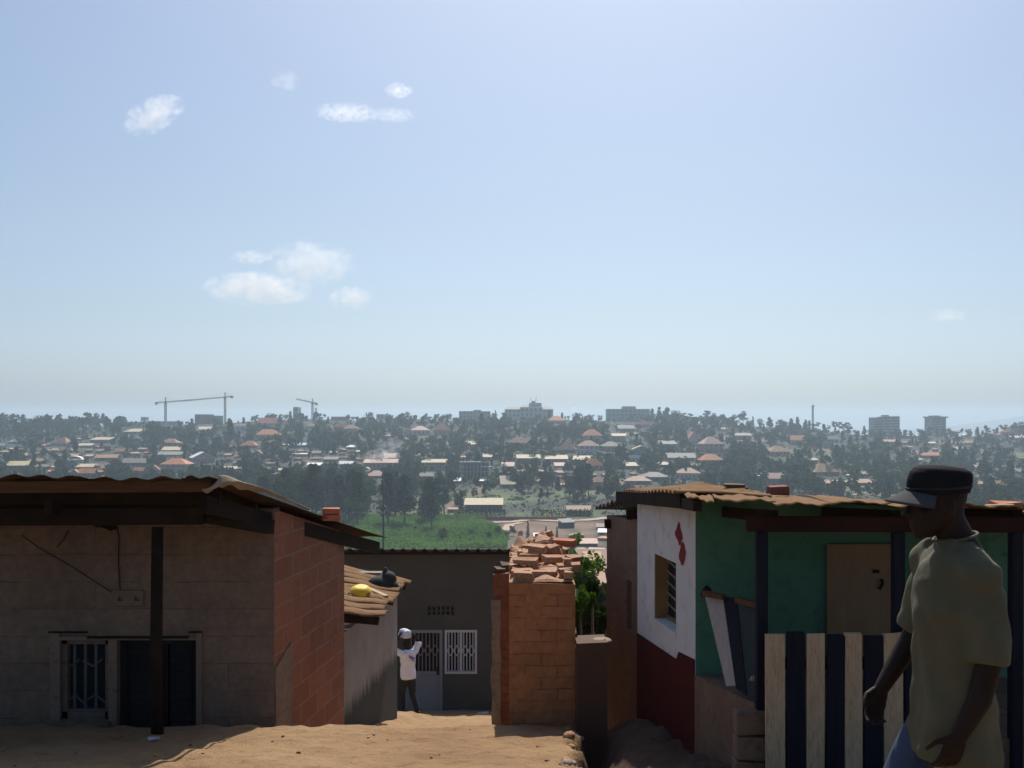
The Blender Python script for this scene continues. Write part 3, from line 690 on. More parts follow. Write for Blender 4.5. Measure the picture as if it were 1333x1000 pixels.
b.grid(rub, 30, 60, False); b.build('rubble_top', M_RAWBRICK, BK, BW)
for i, (x, y, d, rz, sz, lab) in enumerate(((712, 716, 9.3, .2, (.20, .12, .10), 'reddish broken brick standing in the rubble on the brick wall top'), (735, 706, 9.75, -.3, (.22, .10, .07), 'dark broken brick on the highest far corner of the brick wall'), (741, 739, 8.75, .15, (.2, .11, .07), 'broken brick jutting over the lane side edge of the brick wall'), (690, 722, 9.2, .5, (.16, .1, .08), 'tan broken brick leaning beside the gap on the brick wall top'), (742, 728, 9.15, .4, (.19, .1, .065), 'tilted broken brick low on the gully edge of the brick wall'))):
    c = P(x, y, d); brick_thing('loose_brick', c, sz, rz, lab, M_RAWBRICK if i != 1 else M_CLAYBRICK, None, .12, .014)
# the plastered stub standing behind it
st = MB(); sa = P(642, 748, 11.0); M2 = Matrix.Translation((sa.x, 11.0, 0)); ztp = sa.z
st.wall(.34, -4.6, ztp, .5, ztop=lambda x: ztp + .03 * math.sin(x * 21)); SB = empty('brick_wall', (sa.x + .17, 11.25, -4.6), 'short brick stub with a ragged plastered end behind the crumbling orange wall', 'wall')
st.build('wall', masonry('shaded_brick', (.16, .062, .032), (.21, .09, .045), (.10, .048, .028), .27, .098, .008, (.12, .055, .032), fade=(.42, .6)), SB, M2)  # orange wall's brick again, darker: the stub's shade put into its colour
b = MB(); 
b.grid(lambda u, v: Vector((-.015 + .10 * u - .005 * math.sin(v * 40), -.02 - .012 * math.sin(v * 23 + u * 3) , -4.6 + v * (ztp - .28 + 4.6))), 3, 40); solid(b.build('plaster_edge', M_PLASTER, SB, M2), .03)
for x, y, d, s_, lab in ((651, 746, 11.1, .12, 'dark lump of old mortar on the brick stub'), (659, 740, 11.2, .13, 'rough brown brick end on the brick stub beside the orange wall')):
    brick_thing('loose_brick', P(x, y, d) + Vector((0, 0, .02)), (s_, .12, .08), .3, lab, M_DKMUD, None, .1, .016)

# ================================================================== low dark wall beyond the gully
Dw = 8.05; c0, c1 = P(751, 838, Dw), P(777, 838, Dw)
b = MB(); b.wall(c1.x - c0.x + .085, -3.4, c0.z, .3, ztop=lambda x: c0.z + .012 * math.sin(x * 30)); LW = b.build('low_wall', M_DKMUD, None, Matrix.Translation((c0.x, Dw, 0)), .01); tag(LW, 'low dark mud wall between the orange brick wall and the white and red house', 'wall')
c = P(781, 835, 8.2); b = MB(); b.ball((0, 0, 0), (.085, .09, .03)); b.ball((.03, .02, .0), (.07, .08, .028)); tag(b.build('stone', M_STONE, None, Matrix.Translation(c)), 'flat pale stone resting on the low dark mud wall', 'stone')
for p0, p1, lab in ((P(748, 842, 8.15), P(770, 836.5, 8.2), 'bleached stick lying on the low dark wall, pointing up'), (P(752, 838, 8.2), P(771, 840.5, 8.12), 'bleached stick lying level on the low dark wall')):
    b = MB(); b.tube([p0, (p0 + p1) / 2 + Vector((0, 0, .008)), p1], .008, 6); tag(b.build('stick', M_STONE), lab, 'stick')

# ================================================================== the painted house on the right
N = empty('house', (2.6, 7.6, -2.7), 'painted house with white and red flank, green front and tan sheet roof', 'house')
A, B_ = Vector((1.288, 7.0, 0)), Vector((1.07, 8.5, 0)); wm = frame(B_, A); wl = (B_ - A).length       # x runs from the far end to the near corner; y points into the house
kk = lambda x: (x - CX) / F
def flank(x, y):       # pixel -> (along the flank from the far end, z)
    Y = (1.288 + .14533 * 7) / (kk(x) + .14533); return wl - (Y - 7) * 1.01050, -(y - HZ) / F * Y
w0, z_a = flank(852, 722); w1, z_b = flank(880, 728); _, z_c = flank(852, 804)
hole = (w0, w1, z_c, z_a + .01)
ztf = lambda x: -.70 + .10 * x / wl
b = MB(); b.wall(wl, -3.6, -.6, .2, [hole], ztop=ztf); b.build('flank_wall', M_WHITE, N, wm)
# red dado with its step
b = MB(); s1, za = flank(830, 824); s2, zb1 = flank(881, 858); s3, zc1 = flank(884, 848.5); s4, zd = flank(906, 859.5)
s4 = wl
P2 = [(.0, -3.6), (wl, -3.6), (wl, zd), (s3, zc1), (s2, zb1), (.0, za)]
n = len(P2); f = [(x, -.006, z) for x, z in P2]; bk2 = [(x, -.001, z) for x, z in P2]
b.face(f); b.face(bk2[::-1])
for i in range(n): j = (i + 1) % n; b.face([f[j], f[i], bk2[i], bk2[j]])
b.build('painted_dado', M_RED, N, wm)
for pts in (((879.3, 692), (881, 689.5), (882.2, 685), (884, 679.5), (885.2, 681), (886, 688), (888.6, 697), (889, 702), (887.2, 704.5), (886.5, 709.5), (884.6, 710), (883.6, 705), (881, 700), (879.6, 697)), ((884.4, 722), (886, 716), (887.4, 708), (889, 705), (891.2, 708.5), (892.4, 716), (893.2, 719), (892.2, 727), (891, 731.5), (889.4, 736), (887.4, 735.5), (886.2, 730.5), (884.8, 728))):
    q = [flank(*p) for p in pts]; b = MB(); f = [(x, -.005, z) for x, z in q]; g = [(x, -.001, z) for x, z in q]
    b.face(f); b.face(f[::-1]); 
    for i in range(len(f)): j = (i + 1) % len(f); b.face([f[i], g[i], g[j], f[j]])
    b.build('painted_mark', M_MARK, N, wm)
# flank window: brown shutter leaf and tilted louvre slats
b = MB(); b.box(hole[0] + .001, hole[0] + .02, .002, .11, hole[2] + .001, hole[3] - .001); b.box(hole[0] + .021, hole[1] - .001, .088, .11, hole[3] - .03, hole[3] - .001); b.box(hole[1] - .03, hole[1] - .001, .088, .11, hole[2] + .001, hole[3] - .031); b.box(hole[0] + .021, hole[1] - .031, .088, .11, hole[2] + .001, hole[2] + .03); fwn = b.build('window', worn('brown_shutter', (.20, .115, .04), (.26, .15, .055), 5, bump=.3), N, wm)
xm = hole[0] + .02
b = MB()
for i in range(5):
    z = hole[2] + .09 + i * .085; b.hexa([(xm, .092, z + .03), (hole[1] - .031, .092, z - .03), (hole[1] - .031, .1, z - .03), (xm, .1, z + .03), (xm, .092, z + .042), (hole[1] - .031, .092, z - .018), (hole[1] - .031, .1, z - .018), (xm, .1, z + .042)])
b.build('louvre_slat', worn('dusty_slat', (.22, .18, .12), (.30, .25, .17), 9, bump=.1), fwn, wm)
b = MB(); b.box(hole[0], hole[1], .12, .13, hole[2], hole[3]); b.build('pane', M_DARK, fwn, wm)
b = MB(); b.box(hole[0] - .01, hole[1] + .02, -.012, .05, hole[2] - .035, hole[2] - .001); b.build('window_sill', M_WHITE, fwn, wm)
# mud annex in line with the flank
C_ = Vector((.912, 9.58, 0)); am = frame(C_, B_); al = (C_ - B_).length
def annex(x, y):
    Y = (1.288 + .14533 * 7) / (kk(x) + .14533); return al - (Y - 8.5) * 1.0105, -(y - HZ) / F * Y
q0, y0_ = annex(822, 758); q1, y1_ = annex(816, 818); nar = (q1, q0, y1_, y0_)
b = MB(); b.wall(al - .002, -4, -.8, .22, [nar], ztop=lambda x: -.93 + .06 * x); b.build('annex_wall', M_MUD, N, am)
b = MB(); b.box(nar[0], nar[1], .13, .14, nar[2], nar[3]); b.bar(((nar[0] + nar[1]) / 2, .07, nar[2]), ((nar[0] + nar[1]) / 2, .07, nar[3]), .03); b.build('window', M_DARK, N, am)
b = MB(); corrugated(b, P(775, 661, 9.75), P(800, 652, 9.1), Vector((3.5, 9.2, -.86)), Vector((3.4, 9.8, -.95)), .14, .02, 8)
corrugated(b, P(790, 660, 9.5), P(822, 655, 8.62), Vector((3.5, 8.6, -.75)), Vector((3.4, 9.5, -.88)), .14, .02, 8)
solid(b.build('annex_roof', worn('sooty_sheet', (.035, .03, .027), (.07, .055, .045), 4, rough=.7), N), .012)
b = MB(); b.bar((.88, 9.45, -1.0), (1.9, 9.45, -.98), .08, .08); b.build('rafter', M_DKWOOD, N); b = MB(); b.bar((1.0, 8.7, -.84), (1.9, 8.7, -.82), .08, .08); b.build('rafter', M_DKWOOD, N)
# front wall in green, closing walls
b = MB(); b.wall(4.6, -2.9, -.66, .2, ztop=lambda x: -.545 - .054 * x); b.build('front_wall', M_GREEN, N, Matrix.Translation((1.292, 7.0, 0)))
b = MB(); b.box(5.7, 5.89, 7.21, 9.6, -3.2, -.8); b.box(1.2, 5.69, 9.6, 9.8, -3.4, -.95); b.build('rear_wall', M_MUD, N)
b = MB(); px0, px1 = kk(1076) * 6.98, kk(1166) * 6.98; b.box(px0, px1, 6.955, 6.98, -2.5, -(708 - HZ) / F * 6.98); plo = b.build('shutter_board', M_PLY, N)
b = MB(); b.box(kk(1137) * 6.94, kk(1144) * 6.94, 6.925, 6.954, -(746 - HZ) / F * 6.94, -(742 - HZ) / F * 6.94); b.build('hasp', M_DARKMETAL, plo); b = MB(); b.tube([P(1148, 754, 6.94), P(1149, 760, 6.93), P(1145, 767, 6.94)], .012, 6); b.build('latch', M_DARKMETAL, plo)
# plinth along the porch, with a brick step at its end
b = MB(); pa, pb = Vector((1.282, 6.992, 0)), Vector((1.44, 5.62, 0)); pm = frame(pa, pb); pl = (pb - pa).length
tp = lambda x: -1.80 + .155 * x / pl
b.wall(pl, -2.9, -1.7, .28, ztop=tp); b.build('porch_plinth', M_MUD, N, pm)
b = MB(); b.box(1.46 + .27, 5.8, 5.66, 6.99, -2.6, -1.82); b.build('porch_floor', M_MUD, N)
b = MB()
for i in range(5): b.box(kk(957) * 5.6 + .004, kk(999) * 5.6, 5.585 - .004 * (i % 2), 5.70, -2.34 + i * .14, -2.21 + i * .14, .008)
b.build('brick_step', M_MUD, N, None, .01)
# roof: two skins of sheet, eave beam, posts
b = MB()
NLc = [P(895, 646, 5.95), P(930, 653.5, 5.62), P(1010, 655.5, 5.6), P(1085, 656.5, 5.6), P(1172, 658, 5.6), P(1260, 660, 5.6), P(1345, 664, 5.62), P(1470, 667, 5.7)]
FLc = [P(883, 633.5, 8.3), P(925, 637, 8.4), P(985, 641.5, 8.5), P(1040, 645, 8.5), P(1110, 651.5, 8.6), P(1180, 660, 8.6), P(1260, 668, 8.6), P(1345, 674, 8.6)]
for i in range(7):
    dz = Vector((0, 0, .014 * (i % 2)))
    corrugated(b, NLc[i] + dz, NLc[i + 1] + dz, FLc[i + 1] + dz, FLc[i] + dz, .085, .0035, 12)
NR_ = solid(b.build('roof', M_TANSHEET, N), .006)
b = MB(); corrugated(b, P(880, 641, 6.6), P(811, 640, 9.15), Vector((1.75, 9.2, -.60)), Vector((1.75, 6.7, -.52)), .15, .012, 8); solid(b.build('flank_sheet', M_TANSHEET, NR_), .006)
b = MB(); b.bar((1.15, 6.62, -.55), (.985, 9.12, -.715), .07, .095); b.bar((1.10, 5.9, -.515), (1.15, 6.61, -.565), .05, .07); b.build('barge_board', M_DKWOOD, NR_)
b = MB(); b.bar((1.34, 5.68, -.60), (5.4, 5.68, -.615), .06, .085); b.build('eave_beam', worn('red_brown_beam', (.022, .009, .007), (.034, .014, .010), 4, spec=.1), N)
b = MB()
for X in (1.5, 2.2, 2.9, 3.6, 4.4): b.bar((X, 5.7, -.56), (X, 8.9, -.80), .05, .07)
b.build('rafter', M_DKWOOD, NR_)
for x in (990.5, 1168, 1321):
    X = kk(x) * 5.66; b = MB(); b.bar((X, 5.66, ground_z(X, 5.66) - .2), (X + .004, 5.66, -.645), .062, .062, (0, 1, 0)); b.build('porch_post', M_NAVY, N, None, .004)
# striped plank fence before the porch, and the leaning boards at its side
FN = empty('fence', (2.5, 5.5, -2.2), 'low porch fence of upright planks painted cream and navy in turn', 'fence')
x = 996.5; i = 0; ws = [27, 25.5, 25.5, 25, 25, 26]
while x < 1215:
    wpx = ws[i % 6]; X, X2 = kk(x) * 5.5, kk(x + wpx) * 5.5; g = .004; tpz = -1.188 + random.uniform(-.016, .010); lean_ = random.uniform(-.006, .006) + (.006 if i % 2 else 0)
    b = MB(); zb_ = ground_z(X, 5.5) - .05
    b.hexa([(X + g, 5.50, zb_), (X2 - g, 5.50, zb_), (X2 - g, 5.524, zb_), (X + g, 5.524, zb_), (X + g + lean_, 5.50, tpz), (X2 - g + lean_, 5.50, tpz + random.uniform(-.012, .012)), (X2 - g + lean_, 5.524, tpz), (X + g + lean_, 5.524, tpz)])
    b.build('plank', M_CREAM if i % 2 == 0 else M_NAVY, FN, None, .003); x += wpx; i += 1
for z in (-1.36, -1.95): b = MB(); b.bar((kk(996) * 5.54, 5.548, z), (kk(1214) * 5.54, 5.548, z), .04, .06); b.build('rail', M_DKWOOD, FN)
SF = empty('fence', (1.37, 6.4, -1.75), 'broken side fence of leaning cream and navy boards standing on the porch plinth', 'fence')
def lean(pts, d, th, mat, name='plank', par=SF):
    c = [P(x, y, dd) for (x, y), dd in zip(pts, d)]; nn = (c[1] - c[0]).cross(c[3] - c[0]).normalized() * th; b = MB(); b.hexa([*[q + nn for q in c], *c]); return b.build(name, mat, par)
lean([(949, 894), (961, 893), (944, 776), (921, 776)], (6.25, 6.15, 6.62, 6.78), .02, worn('white_board', (.33, .28, .25), (.41, .36, .32), 5, stretch=(5, 5, .6)))
lean([(962, 897), (976, 907), (962, 779), (945, 777)], (6.10, 5.95, 6.4, 6.58), .02, M_NAVY)
lean([(977, 908), (988, 914), (986, 784), (963, 780)], (5.93, 5.84, 6.1, 6.38), .02, worn('teal_board', (.008, .020, .026), (.013, .028, .034), 5, stretch=(5, 5, .6)))
lean([(919, 775), (945, 780), (945, 774), (918, 768)], (6.75, 6.52, 6.52, 6.75), .03, M_WOOD, 'rail')
lean([(962, 784), (990, 792), (990, 785), (962, 777)], (6.3, 6.0, 6.0, 6.3), .03, M_WOOD, 'rail')
b = MB(); b.tube([P(917, 777, 6.82), P(918, 771, 6.82), P(922, 767, 6.8)], .03, 8); b.build('post_head', M_DKWOOD, SF)
b = MB(); b.cbox(P(983, 883, 5.78), (.05, .03, .02), None, .006); b.build('rail', M_CREAM, SF)
# weights on its roof
def stack_roof(x, y, d, n, sz, labs, mat, cat='roof tile', nm='tile'):
    c = P(x, y, d)
    for k in range(n): brick_thing(nm, (c.x + random.uniform(-.012, .012), c.y, c.z + .012 + k * (sz[2] + .003)), sz, random.uniform(-.2, .2), labs[k], mat, None, 0, .004, cat)
stack_roof(958, 641.5, 7.6, 3, (.155, .12, .02), ['bottom slab of the small stack of slabs on the tan roof', 'middle slab of the small stack of slabs on the tan roof', 'top slab of the small stack of slabs on the tan roof'], M_DKMUD, 'slab', 'slab')
c = P(1012.5, 638.5, 7.6); brick_thing('brick', c, (.145, .10, .07), .08, 'single dark red brick standing alone on the tan sheet roof', worn('dark_brick', (.16, .045, .035), (.22, .07, .05), 9))
c = P(1309, 657.5, 7.2); brick_thing('brick', c, (.20, .12, .05), .2, 'brown broken brick on the dark end of the sheet roof behind the man', M_CLAYBRICK, None, .1, .014)
c = P(1302, 658.5, 7.0); brick_thing('plank', c, (.18, .06, .02), -.1, 'pale wood offcut on the sheet roof beside the brown broken brick', M_CREAM, None, 0, .006, 'plank')

# ---- stones along the crumbling edge of the gully
STONES = []
for i in range(16):
    Y = random.uniform(5.6, 8.1); X = EDGE(Y) + random.uniform(-.05, .10); s_ = random.uniform(.02, .05)
    b = MB(); b.ball((0, 0, 0), (s_ * random.uniform(.9, 1.5), s_, s_ * .7), 9, 6, Matrix.Rotation(random.uniform(0, 3), 3, 'Z'))
    for q in range(len(b.v)): b.v[q] = tuple(c + random.uniform(-.12, .12) * s_ for c in b.v[q])
    o = b.build('stone', M_STONE if i % 3 else M_RAWBRICK, None, Matrix.Translation((X, Y, ground_z(X, Y) + s_ * .3)))
    tag(o, 'small stone in the crumbling edge between the sunlit dirt and the shaded gully', 'stone', 'stones along the gully edge')
for i in range(34):
    for _ in range(40):
        Y = random.uniform(5.75, 8.0); X = random.uniform(-3.6, .3)
        if -0.2 < X and Y > 7.4: continue
        break
    s_ = random.uniform(.006, .014); b = MB(); b.ball((0, 0, 0), (s_ * 1.4, s_, s_ * .6), 8, 5, Matrix.Rotation(random.uniform(0, 3), 3, 'Z'))
    for q in range(len(b.v)): b.v[q] = tuple(c + random.uniform(-.15, .15) * s_ for c in b.v[q])
    o = b.build('pebble', M_RAWBRICK if i % 2 else M_MUD, None, Matrix.Translation((X, Y, ground_z(X, Y) + s_ * .3)))
    tag(o, 'tiny pebble lying on the bare dirt shoulder', 'pebble', 'pebbles on the dirt shoulder')
b = MB(); c = P(200, 968, 7.3); b.cbox((c.x, c.y, ground_z(c.x, c.y) + .012), (.07, .04, .012), Matrix.Rotation(.3, 3, 'Z'), .006); tag(b.build('scrap', M_WHITEBAR), 'scrap of pale paper on the shaded dirt before the block house door', 'litter')

# ---- the pole beyond the roofs
c = P(499, 614, 62); zg_ = float(zfar(c.x, 62)); PO = MB(); PO.tube([(c.x, 62, zg_ - .5), (c.x, 62, c.z)], [.065, .04], 8)
tag(PO.build('utility_pole', worn('weathered_pole', (.13, .12, .11), (.19, .175, .16), 3)), 'thin grey utility pole rising beyond the dark house roof', 'pole')
# ================================================================== people
M_SKIN = worn('dark_skin', (.016, .008, .006), (.024, .0125, .009), 9, rough=.65, bump=.08, spec=.2)
M_OLIVE = worn('olive_cotton', (.074, .071, .038), (.10, .095, .052), 4, bump=.35, bs=60)
M_JEANS = worn('blue_denim', (.022, .04, .085), (.045, .07, .13), 7, bump=.4, bs=80)
M_CAP = worn('black_cap_cloth', (.009, .009, .012), (.015, .015, .018), 9, bump=.3, bs=60, spec=.1)
M_SHOE = worn('dark_leather', (.03, .02, .016), (.05, .035, .028), 9, rough=.5, bump=.1)
M_WHITESHIRT = worn('white_cotton', (.70, .68, .74), (.78, .76, .82), 6, bump=.3)
M_DKTROUSER = worn('dark_trousers', (.010, .010, .013), (.017, .016, .020), 6, bump=.3)
M_EYE = worn('eye_white', (.62, .58, .54), (.7, .66, .62), 9, rough=.2, bump=0)
M_INK = worn('purple_print', (.17, .10, .30), (.22, .14, .36), 9, bump=0)
V = Vector
def tubechain(mb, pts, rad, n=14): mb.tube(pts, rad, n)
def round_tube(mb, pts, rad, n=14):
    mb.tube(pts, rad, n)
    for p, r in ((pts[0], rad[0]), (pts[-1], rad[-1])): mb.ball(p, r * .99, 12, 8)
def one_body(o, voxel, it=6, fac=.5):
    q = o.modifiers.new('Remesh', 'REMESH'); q.mode = 'VOXEL'; q.voxel_size = voxel; q.use_smooth_shade = True
    s = o.modifiers.new('Smooth', 'SMOOTH'); s.iterations = it; s.factor = fac
    return o
def hand(mb, wrist, fdir, pdir, side, curl=.5, s=1.0):
    """palm, five fingers of their own lengths, thumb from the side of the palm; fdir: where the fingers point, pdir: the palm's inner side, side: towards the thumb"""
    f = V(fdir).normalized(); p = V(pdir); p = (p - f * p.dot(f)).normalized(); t = V(side); t = (t - f * t.dot(f) - p * t.dot(p)).normalized()
    w = V(wrist); pl = .088 * s
    mb.loft([(w, t * .026 * s, p * .019 * s), (w + f * .03 * s, t * .034 * s, p * .017 * s), (w + f * pl * .75, t * .041 * s, p * .014 * s), (w + f * pl, t * .039 * s, p * .012 * s)], 14)
    for k, (off, ln) in enumerate(((.030, .072), (.010, .080), (-.011, .074), (-.031, .058))):
        a = w + f * (pl - .008) + t * off * s; c = curl * (.8 + .13 * k); d1 = (f * math.cos(c * .6) + p * math.sin(c * .6)).normalized(); d2 = (f * math.cos(c * 1.5) + p * math.sin(c * 1.5)).normalized(); d3 = (f * math.cos(c * 2.3) + p * math.sin(c * 2.3)).normalized()
        b1 = a + d1 * ln * .46 * s; c1 = b1 + d2 * ln * .32 * s; e = c1 + d3 * ln * .24 * s
        round_tube(mb, [a, b1, c1, e], [.0092 * s, .0088 * s, .0080 * s, .0068 * s], 8)
    a = w + f * .022 * s + t * .026 * s; b1 = a + (t * .75 + f * .65 + p * .35).normalized() * .040 * s; c1 = b1 + (f * .85 + t * .25 + p * .5).normalized() * .030 * s; e = c1 + (f * .85 + p * .6).normalized() * .022 * s
    round_tube(mb, [a, b1, c1, e], [.014 * s, .011 * s, .0098 * s, .008 * s], 8)

def head(mb, c, f, s=1.0, hat=False):
    """head centred on c (eye height), facing f"""
    f = V(f).normalized(); l = V((0, 0, 1)).cross(f).normalized(); u = V((0, 0, 1))
    at = lambda x, y, z: V(c) + (f * x + l * y + u * z) * s
    R_ = lambda x, z, rx, ry: (at(x, 0, z), f * rx * s, l * ry * s)
    mb.loft([R_(.052, -.118, .022, .02), R_(.048, -.108, .042, .038), R_(.038, -.085, .062, .053), R_(.025, -.055, .078, .064), R_(.012, -.02, .092, .070), R_(.006, .015, .098, .073), R_(.0, .055, .098, .074), R_(-.004, .085, .088, .068), R_(-.006, .105, .066, .052), R_(-.008, .117, .035, .028)], 22)
    mb.tube([at(.094, 0, .010), at(.104, 0, -.015), at(.116, 0, -.034), at(.100, 0, -.044)], [.010 * s, .012 * s, .017 * s, .012 * s], 8)
    for y in (.014, -.014): mb.ball(at(.098, y, -.037), .011 * s, 8, 6)
    mb.ball(at(.088, 0, -.066), (.016 * s, .024 * s, .009 * s), 10, 6); mb.ball(at(.084, 0, -.079), (.016 * s, .022 * s, .010 * s), 10, 6); mb.ball(at(.072, 0, -.108), (.02 * s, .022 * s, .016 * s), 10, 6)
    for y in (1, -1):
        mb.ball(at(.080, y * .034, .022), (.022 * s, .026 * s, .009 * s), 10, 6)            # brow
        mb.ball(at(.066, y * .044, -.028), (.024 * s, .02 * s, .02 * s), 10, 6)               # cheek
        mb.ball(at(-.008, y * .076, -.012), (.018 * s, .008 * s, .032 * s), 10, 8)            # ear
    return at

# ---------------- the man walking past close to the camera; local axes: x forward, y his left, z up
mx, my = (1236 - CX) / F * 3.46, 3.46; mz = ground_z(mx, my)
MAN = empty('person', (mx, my, mz), 'man in black peaked cap and olive shirt walking past close by', 'person')
mm = Matrix.Translation((mx, my, mz)) @ Matrix.Rotation(math.pi, 4, 'Z') @ Matrix.Scale(.985, 4)
b = MB(); at = head(b, (.035, 0, 1.585), (1, 0, -.02), 1.0)
b.tube([(-.045, 0, 1.40), (-.02, 0, 1.47), (.008, 0, 1.53), (.012, 0, 1.57)], [.075, .060, .058, .060], 16)
EL = lambda x, z, rx, ry, y=0: (V((x, y, z)), V((rx, 0, 0)), V((0, ry, 0)))
b.loft([EL(.0, .80, .08, .12), EL(.0, .92, .08, .12), EL(.0, 1.05, .075, .115), EL(.0, 1.2, .08, .12), EL(-.005, 1.32, .08, .13), EL(-.02, 1.40, .065, .11), EL(-.03, 1.445, .058, .07)], 20)
LA = [V((-.03, .155, 1.385)), V((-.035, .185, 1.22)), V((-.045, .20, 1.075)), V((-.01, .205, .95)), V((.05, .19, .83))]
RA = [V((-.01, -.165, 1.385)), V((-.005, -.215, 1.24)), V((.015, -.24, 1.10)), V((.085, -.235, .98)), V((.16, -.21, .88))]
for ch in (LA, RA): round_tube(b, ch, [.036, .040, .041, .039, .028])
hand(b, LA[-1], (.35, -.12, -1), (.15, -1, .0), (1, .0, .2), .55)
hand(b, RA[-1], (.42, .15, -1), (-.1, 1, .0), (1, .0, .3), .6)
LL = [V((.0, .09, .86)), V((-.10, .10, .48)), V((-.36, .10, .14))]; RL = [V((.0, -.09, .86)), V((.17, -.10, .48)), V((.26, -.10, .09))]
for ch in (LL, RL): round_tube(b, ch, [.066, .055, .04])
MB_ = one_body(b.build('body', M_SKIN, MAN, mm), .0055, 3, .4)
b = MB()
for y in (1, -1): b.ball(at(.083, y * .033, .004), .0125, 10, 8)
b.build('eyes', M_EYE, MB_, mm)
# shirt: loose, long, sleeves to the elbow
b = MB()
b.loft([EL(-.02, .70, .145, .19), EL(-.02, .74, .145, .19), EL(-.012, .85, .132, .18), EL(-.005, 1.0, .115, .168), EL(.0, 1.12, .114, .17), EL(.003, 1.22, .120, .178), EL(-.003, 1.31, .118, .186), EL(-.015, 1.37, .106, .18), EL(-.028, 1.415, .095, .155), EL(-.025, 1.448, .074, .095), EL(-.018, 1.466, .068, .072)], 28)
for ch, e in ((LA, 1), (RA, -1)):
    a0, a1, a2 = ch[0], ch[1], ch[2]; el = a2 + (ch[3] - a2) * .10
    b.tube([a0 + V((0, -.05 * e, .0)), a0 + V((0, .0, -.02)), a1, (a1 + a2) / 2 + V((-.008, 0, 0)), el], [.075, .078, .068, .070, .074], 18)
sh = one_body(b.build('shirt', M_OLIVE, MAN, mm), .011, 7, .5)
tx = bpy.data.textures.new('cloth_folds', 'CLOUDS'); tx.noise_scale = .13; tx.noise_depth = 2
dm = sh.modifiers.new('Folds', 'DISPLACE'); dm.texture = tx; dm.strength = .024; dm.mid_level = .55
tx2 = bpy.data.textures.new('cloth_creases', 'WOOD'); tx2.wood_type = 'BANDNOISE'; tx2.noise_scale = .18; tx2.turbulence = 9
dm = sh.modifiers.new('Creases', 'DISPLACE'); dm.texture = tx2; dm.strength = .015; dm.mid_level = .5
b = MB(); b.tube([V((-.02 + .071 * math.cos(a), .076 * math.sin(a), 1.468 - .016 * math.cos(a))) for a in np.linspace(0, 2 * math.pi, 25)], .0055, 8); b.build('collar', M_OLIVE, sh, mm)
# jeans
b = MB(); b.loft([EL(-.01, .72, .09, .13), EL(-.01, .84, .09, .135), EL(-.005, .95, .085, .13)], 20)
for ch in (LL, RL): b.tube([ch[0] + V((0, 0, -.02)), (ch[0] + ch[1]) / 2, ch[1], (ch[1] + ch[2]) / 2, ch[2]], [.076, .078, .072, .068, .062], 16)
one_body(b.build('jeans', M_JEANS, MAN, mm), .013, 4)
b = MB()
for p, pitch in ((LL[-1], .55), (RL[-1], -.2)):
    m3 = Matrix.Rotation(pitch, 3, 'Y'); b.ball(p + m3 @ V((.06, 0, -.05)), (.135, .048, .042), 14, 9, m3); b.ball(p + V((0, 0, -.02)), (.055, .045, .07), 12, 8)
one_body(b.build('shoes', M_SHOE, MAN, mm), .009, 3)
# cap with a flat-topped crown and a dropping peak
b = MB(); hc = V((.035, 0, 1.585)); C2 = lambda x, z, rx, ry, tl=.0: (hc + V((x, 0, z)), V((rx, 0, rx * tl)), V((0, ry, 0)))
b.loft([C2(.003, .035, .106, .082, -.04), C2(.003, .055, .111, .086, -.04), C2(.0, .082, .112, .088, .0), C2(-.005, .106, .107, .085, .05), C2(-.010, .121, .095, .076, .08), C2(-.012, .131, .070, .056, .08), C2(-.012, .134, .03, .025, .08)], 26)
cp = one_body(b.build('cap', M_CAP, MAN, mm), .006, 2)
b = MB()
def brim(u, v):
    a = (u - .5) * 2.3; r0 = .104; r1 = .104 + .082 * math.cos(a * .68) ** .8; rr = r0 + (r1 - r0) * v
    return hc + V((math.cos(a) * rr, math.sin(a) * rr * .80, .046 - .040 * v - .020 * math.sin(a) ** 2 * (1 - .2 * v)))
b.grid(brim, 24, 8); solid(b.build('brim', worn('grey_brim', (.045, .044, .048), (.07, .068, .072), 9, bump=.3, spec=.15), cp, mm), .006)
b = MB(); b.tube([hc + V((.111 * math.cos(a) + .003, .087 * math.sin(a), .058 - .006 * math.cos(a))) for a in np.linspace(0, 2 * math.pi, 33)], .004, 6); b.build('cap_band', M_DKTROUSER, cp, mm)

# ---------------- the carrier at the door of the dark house, seen from behind
d = 20.8; cx_, cy_ = (531 - CX) / F * d, d; cz_ = ground_z(cx_, cy_)
CA = empty('person', (cx_, cy_, cz_), 'person in white printed shirt and dark trousers before the grey door', 'person')
sc_ = 1.60 / 1.70; cm = Matrix.Translation((cx_, cy_, cz_)) @ Matrix.Rotation(R(128), 4, 'Z') @ Matrix.Scale(sc_, 4)
b = MB(); at = head(b, (.05, .0, 1.555), (1, .0, -.05))
b.tube([(-.03, 0, 1.40), (.0, 0, 1.46), (.03, 0, 1.52)], [.07, .056, .056], 14)
b.loft([EL(.0, .80, .10, .15), EL(.0, .92, .12, .165), EL(.0, 1.08, .10, .14), EL(.0, 1.3, .115, .17), EL(-.02, 1.40, .09, .15), EL(-.025, 1.44, .06, .08)], 18)
RA2 = [V((-.01, -.17, 1.38)), V((.03, -.29, 1.52)), V((.05, -.30, 1.60)), V((.07, -.20, 1.72)), V((.08, -.155, 1.76))]
LA2 = [V((-.01, .17, 1.38)), V((.07, .27, 1.44)), V((.12, .30, 1.50)), V((.11, .24, 1.64)), V((.10, .17, 1.74))]
for ch in (RA2, LA2): round_tube(b, ch, [.05, .045, .041, .036, .026], 10)
hand(b, RA2[-1], (.2, .7, .9), (.0, .9, -.5), (1, 0, 0), .35); hand(b, LA2[-1], (.2, -.7, .9), (.0, -.9, -.5), (1, 0, 0), .35)
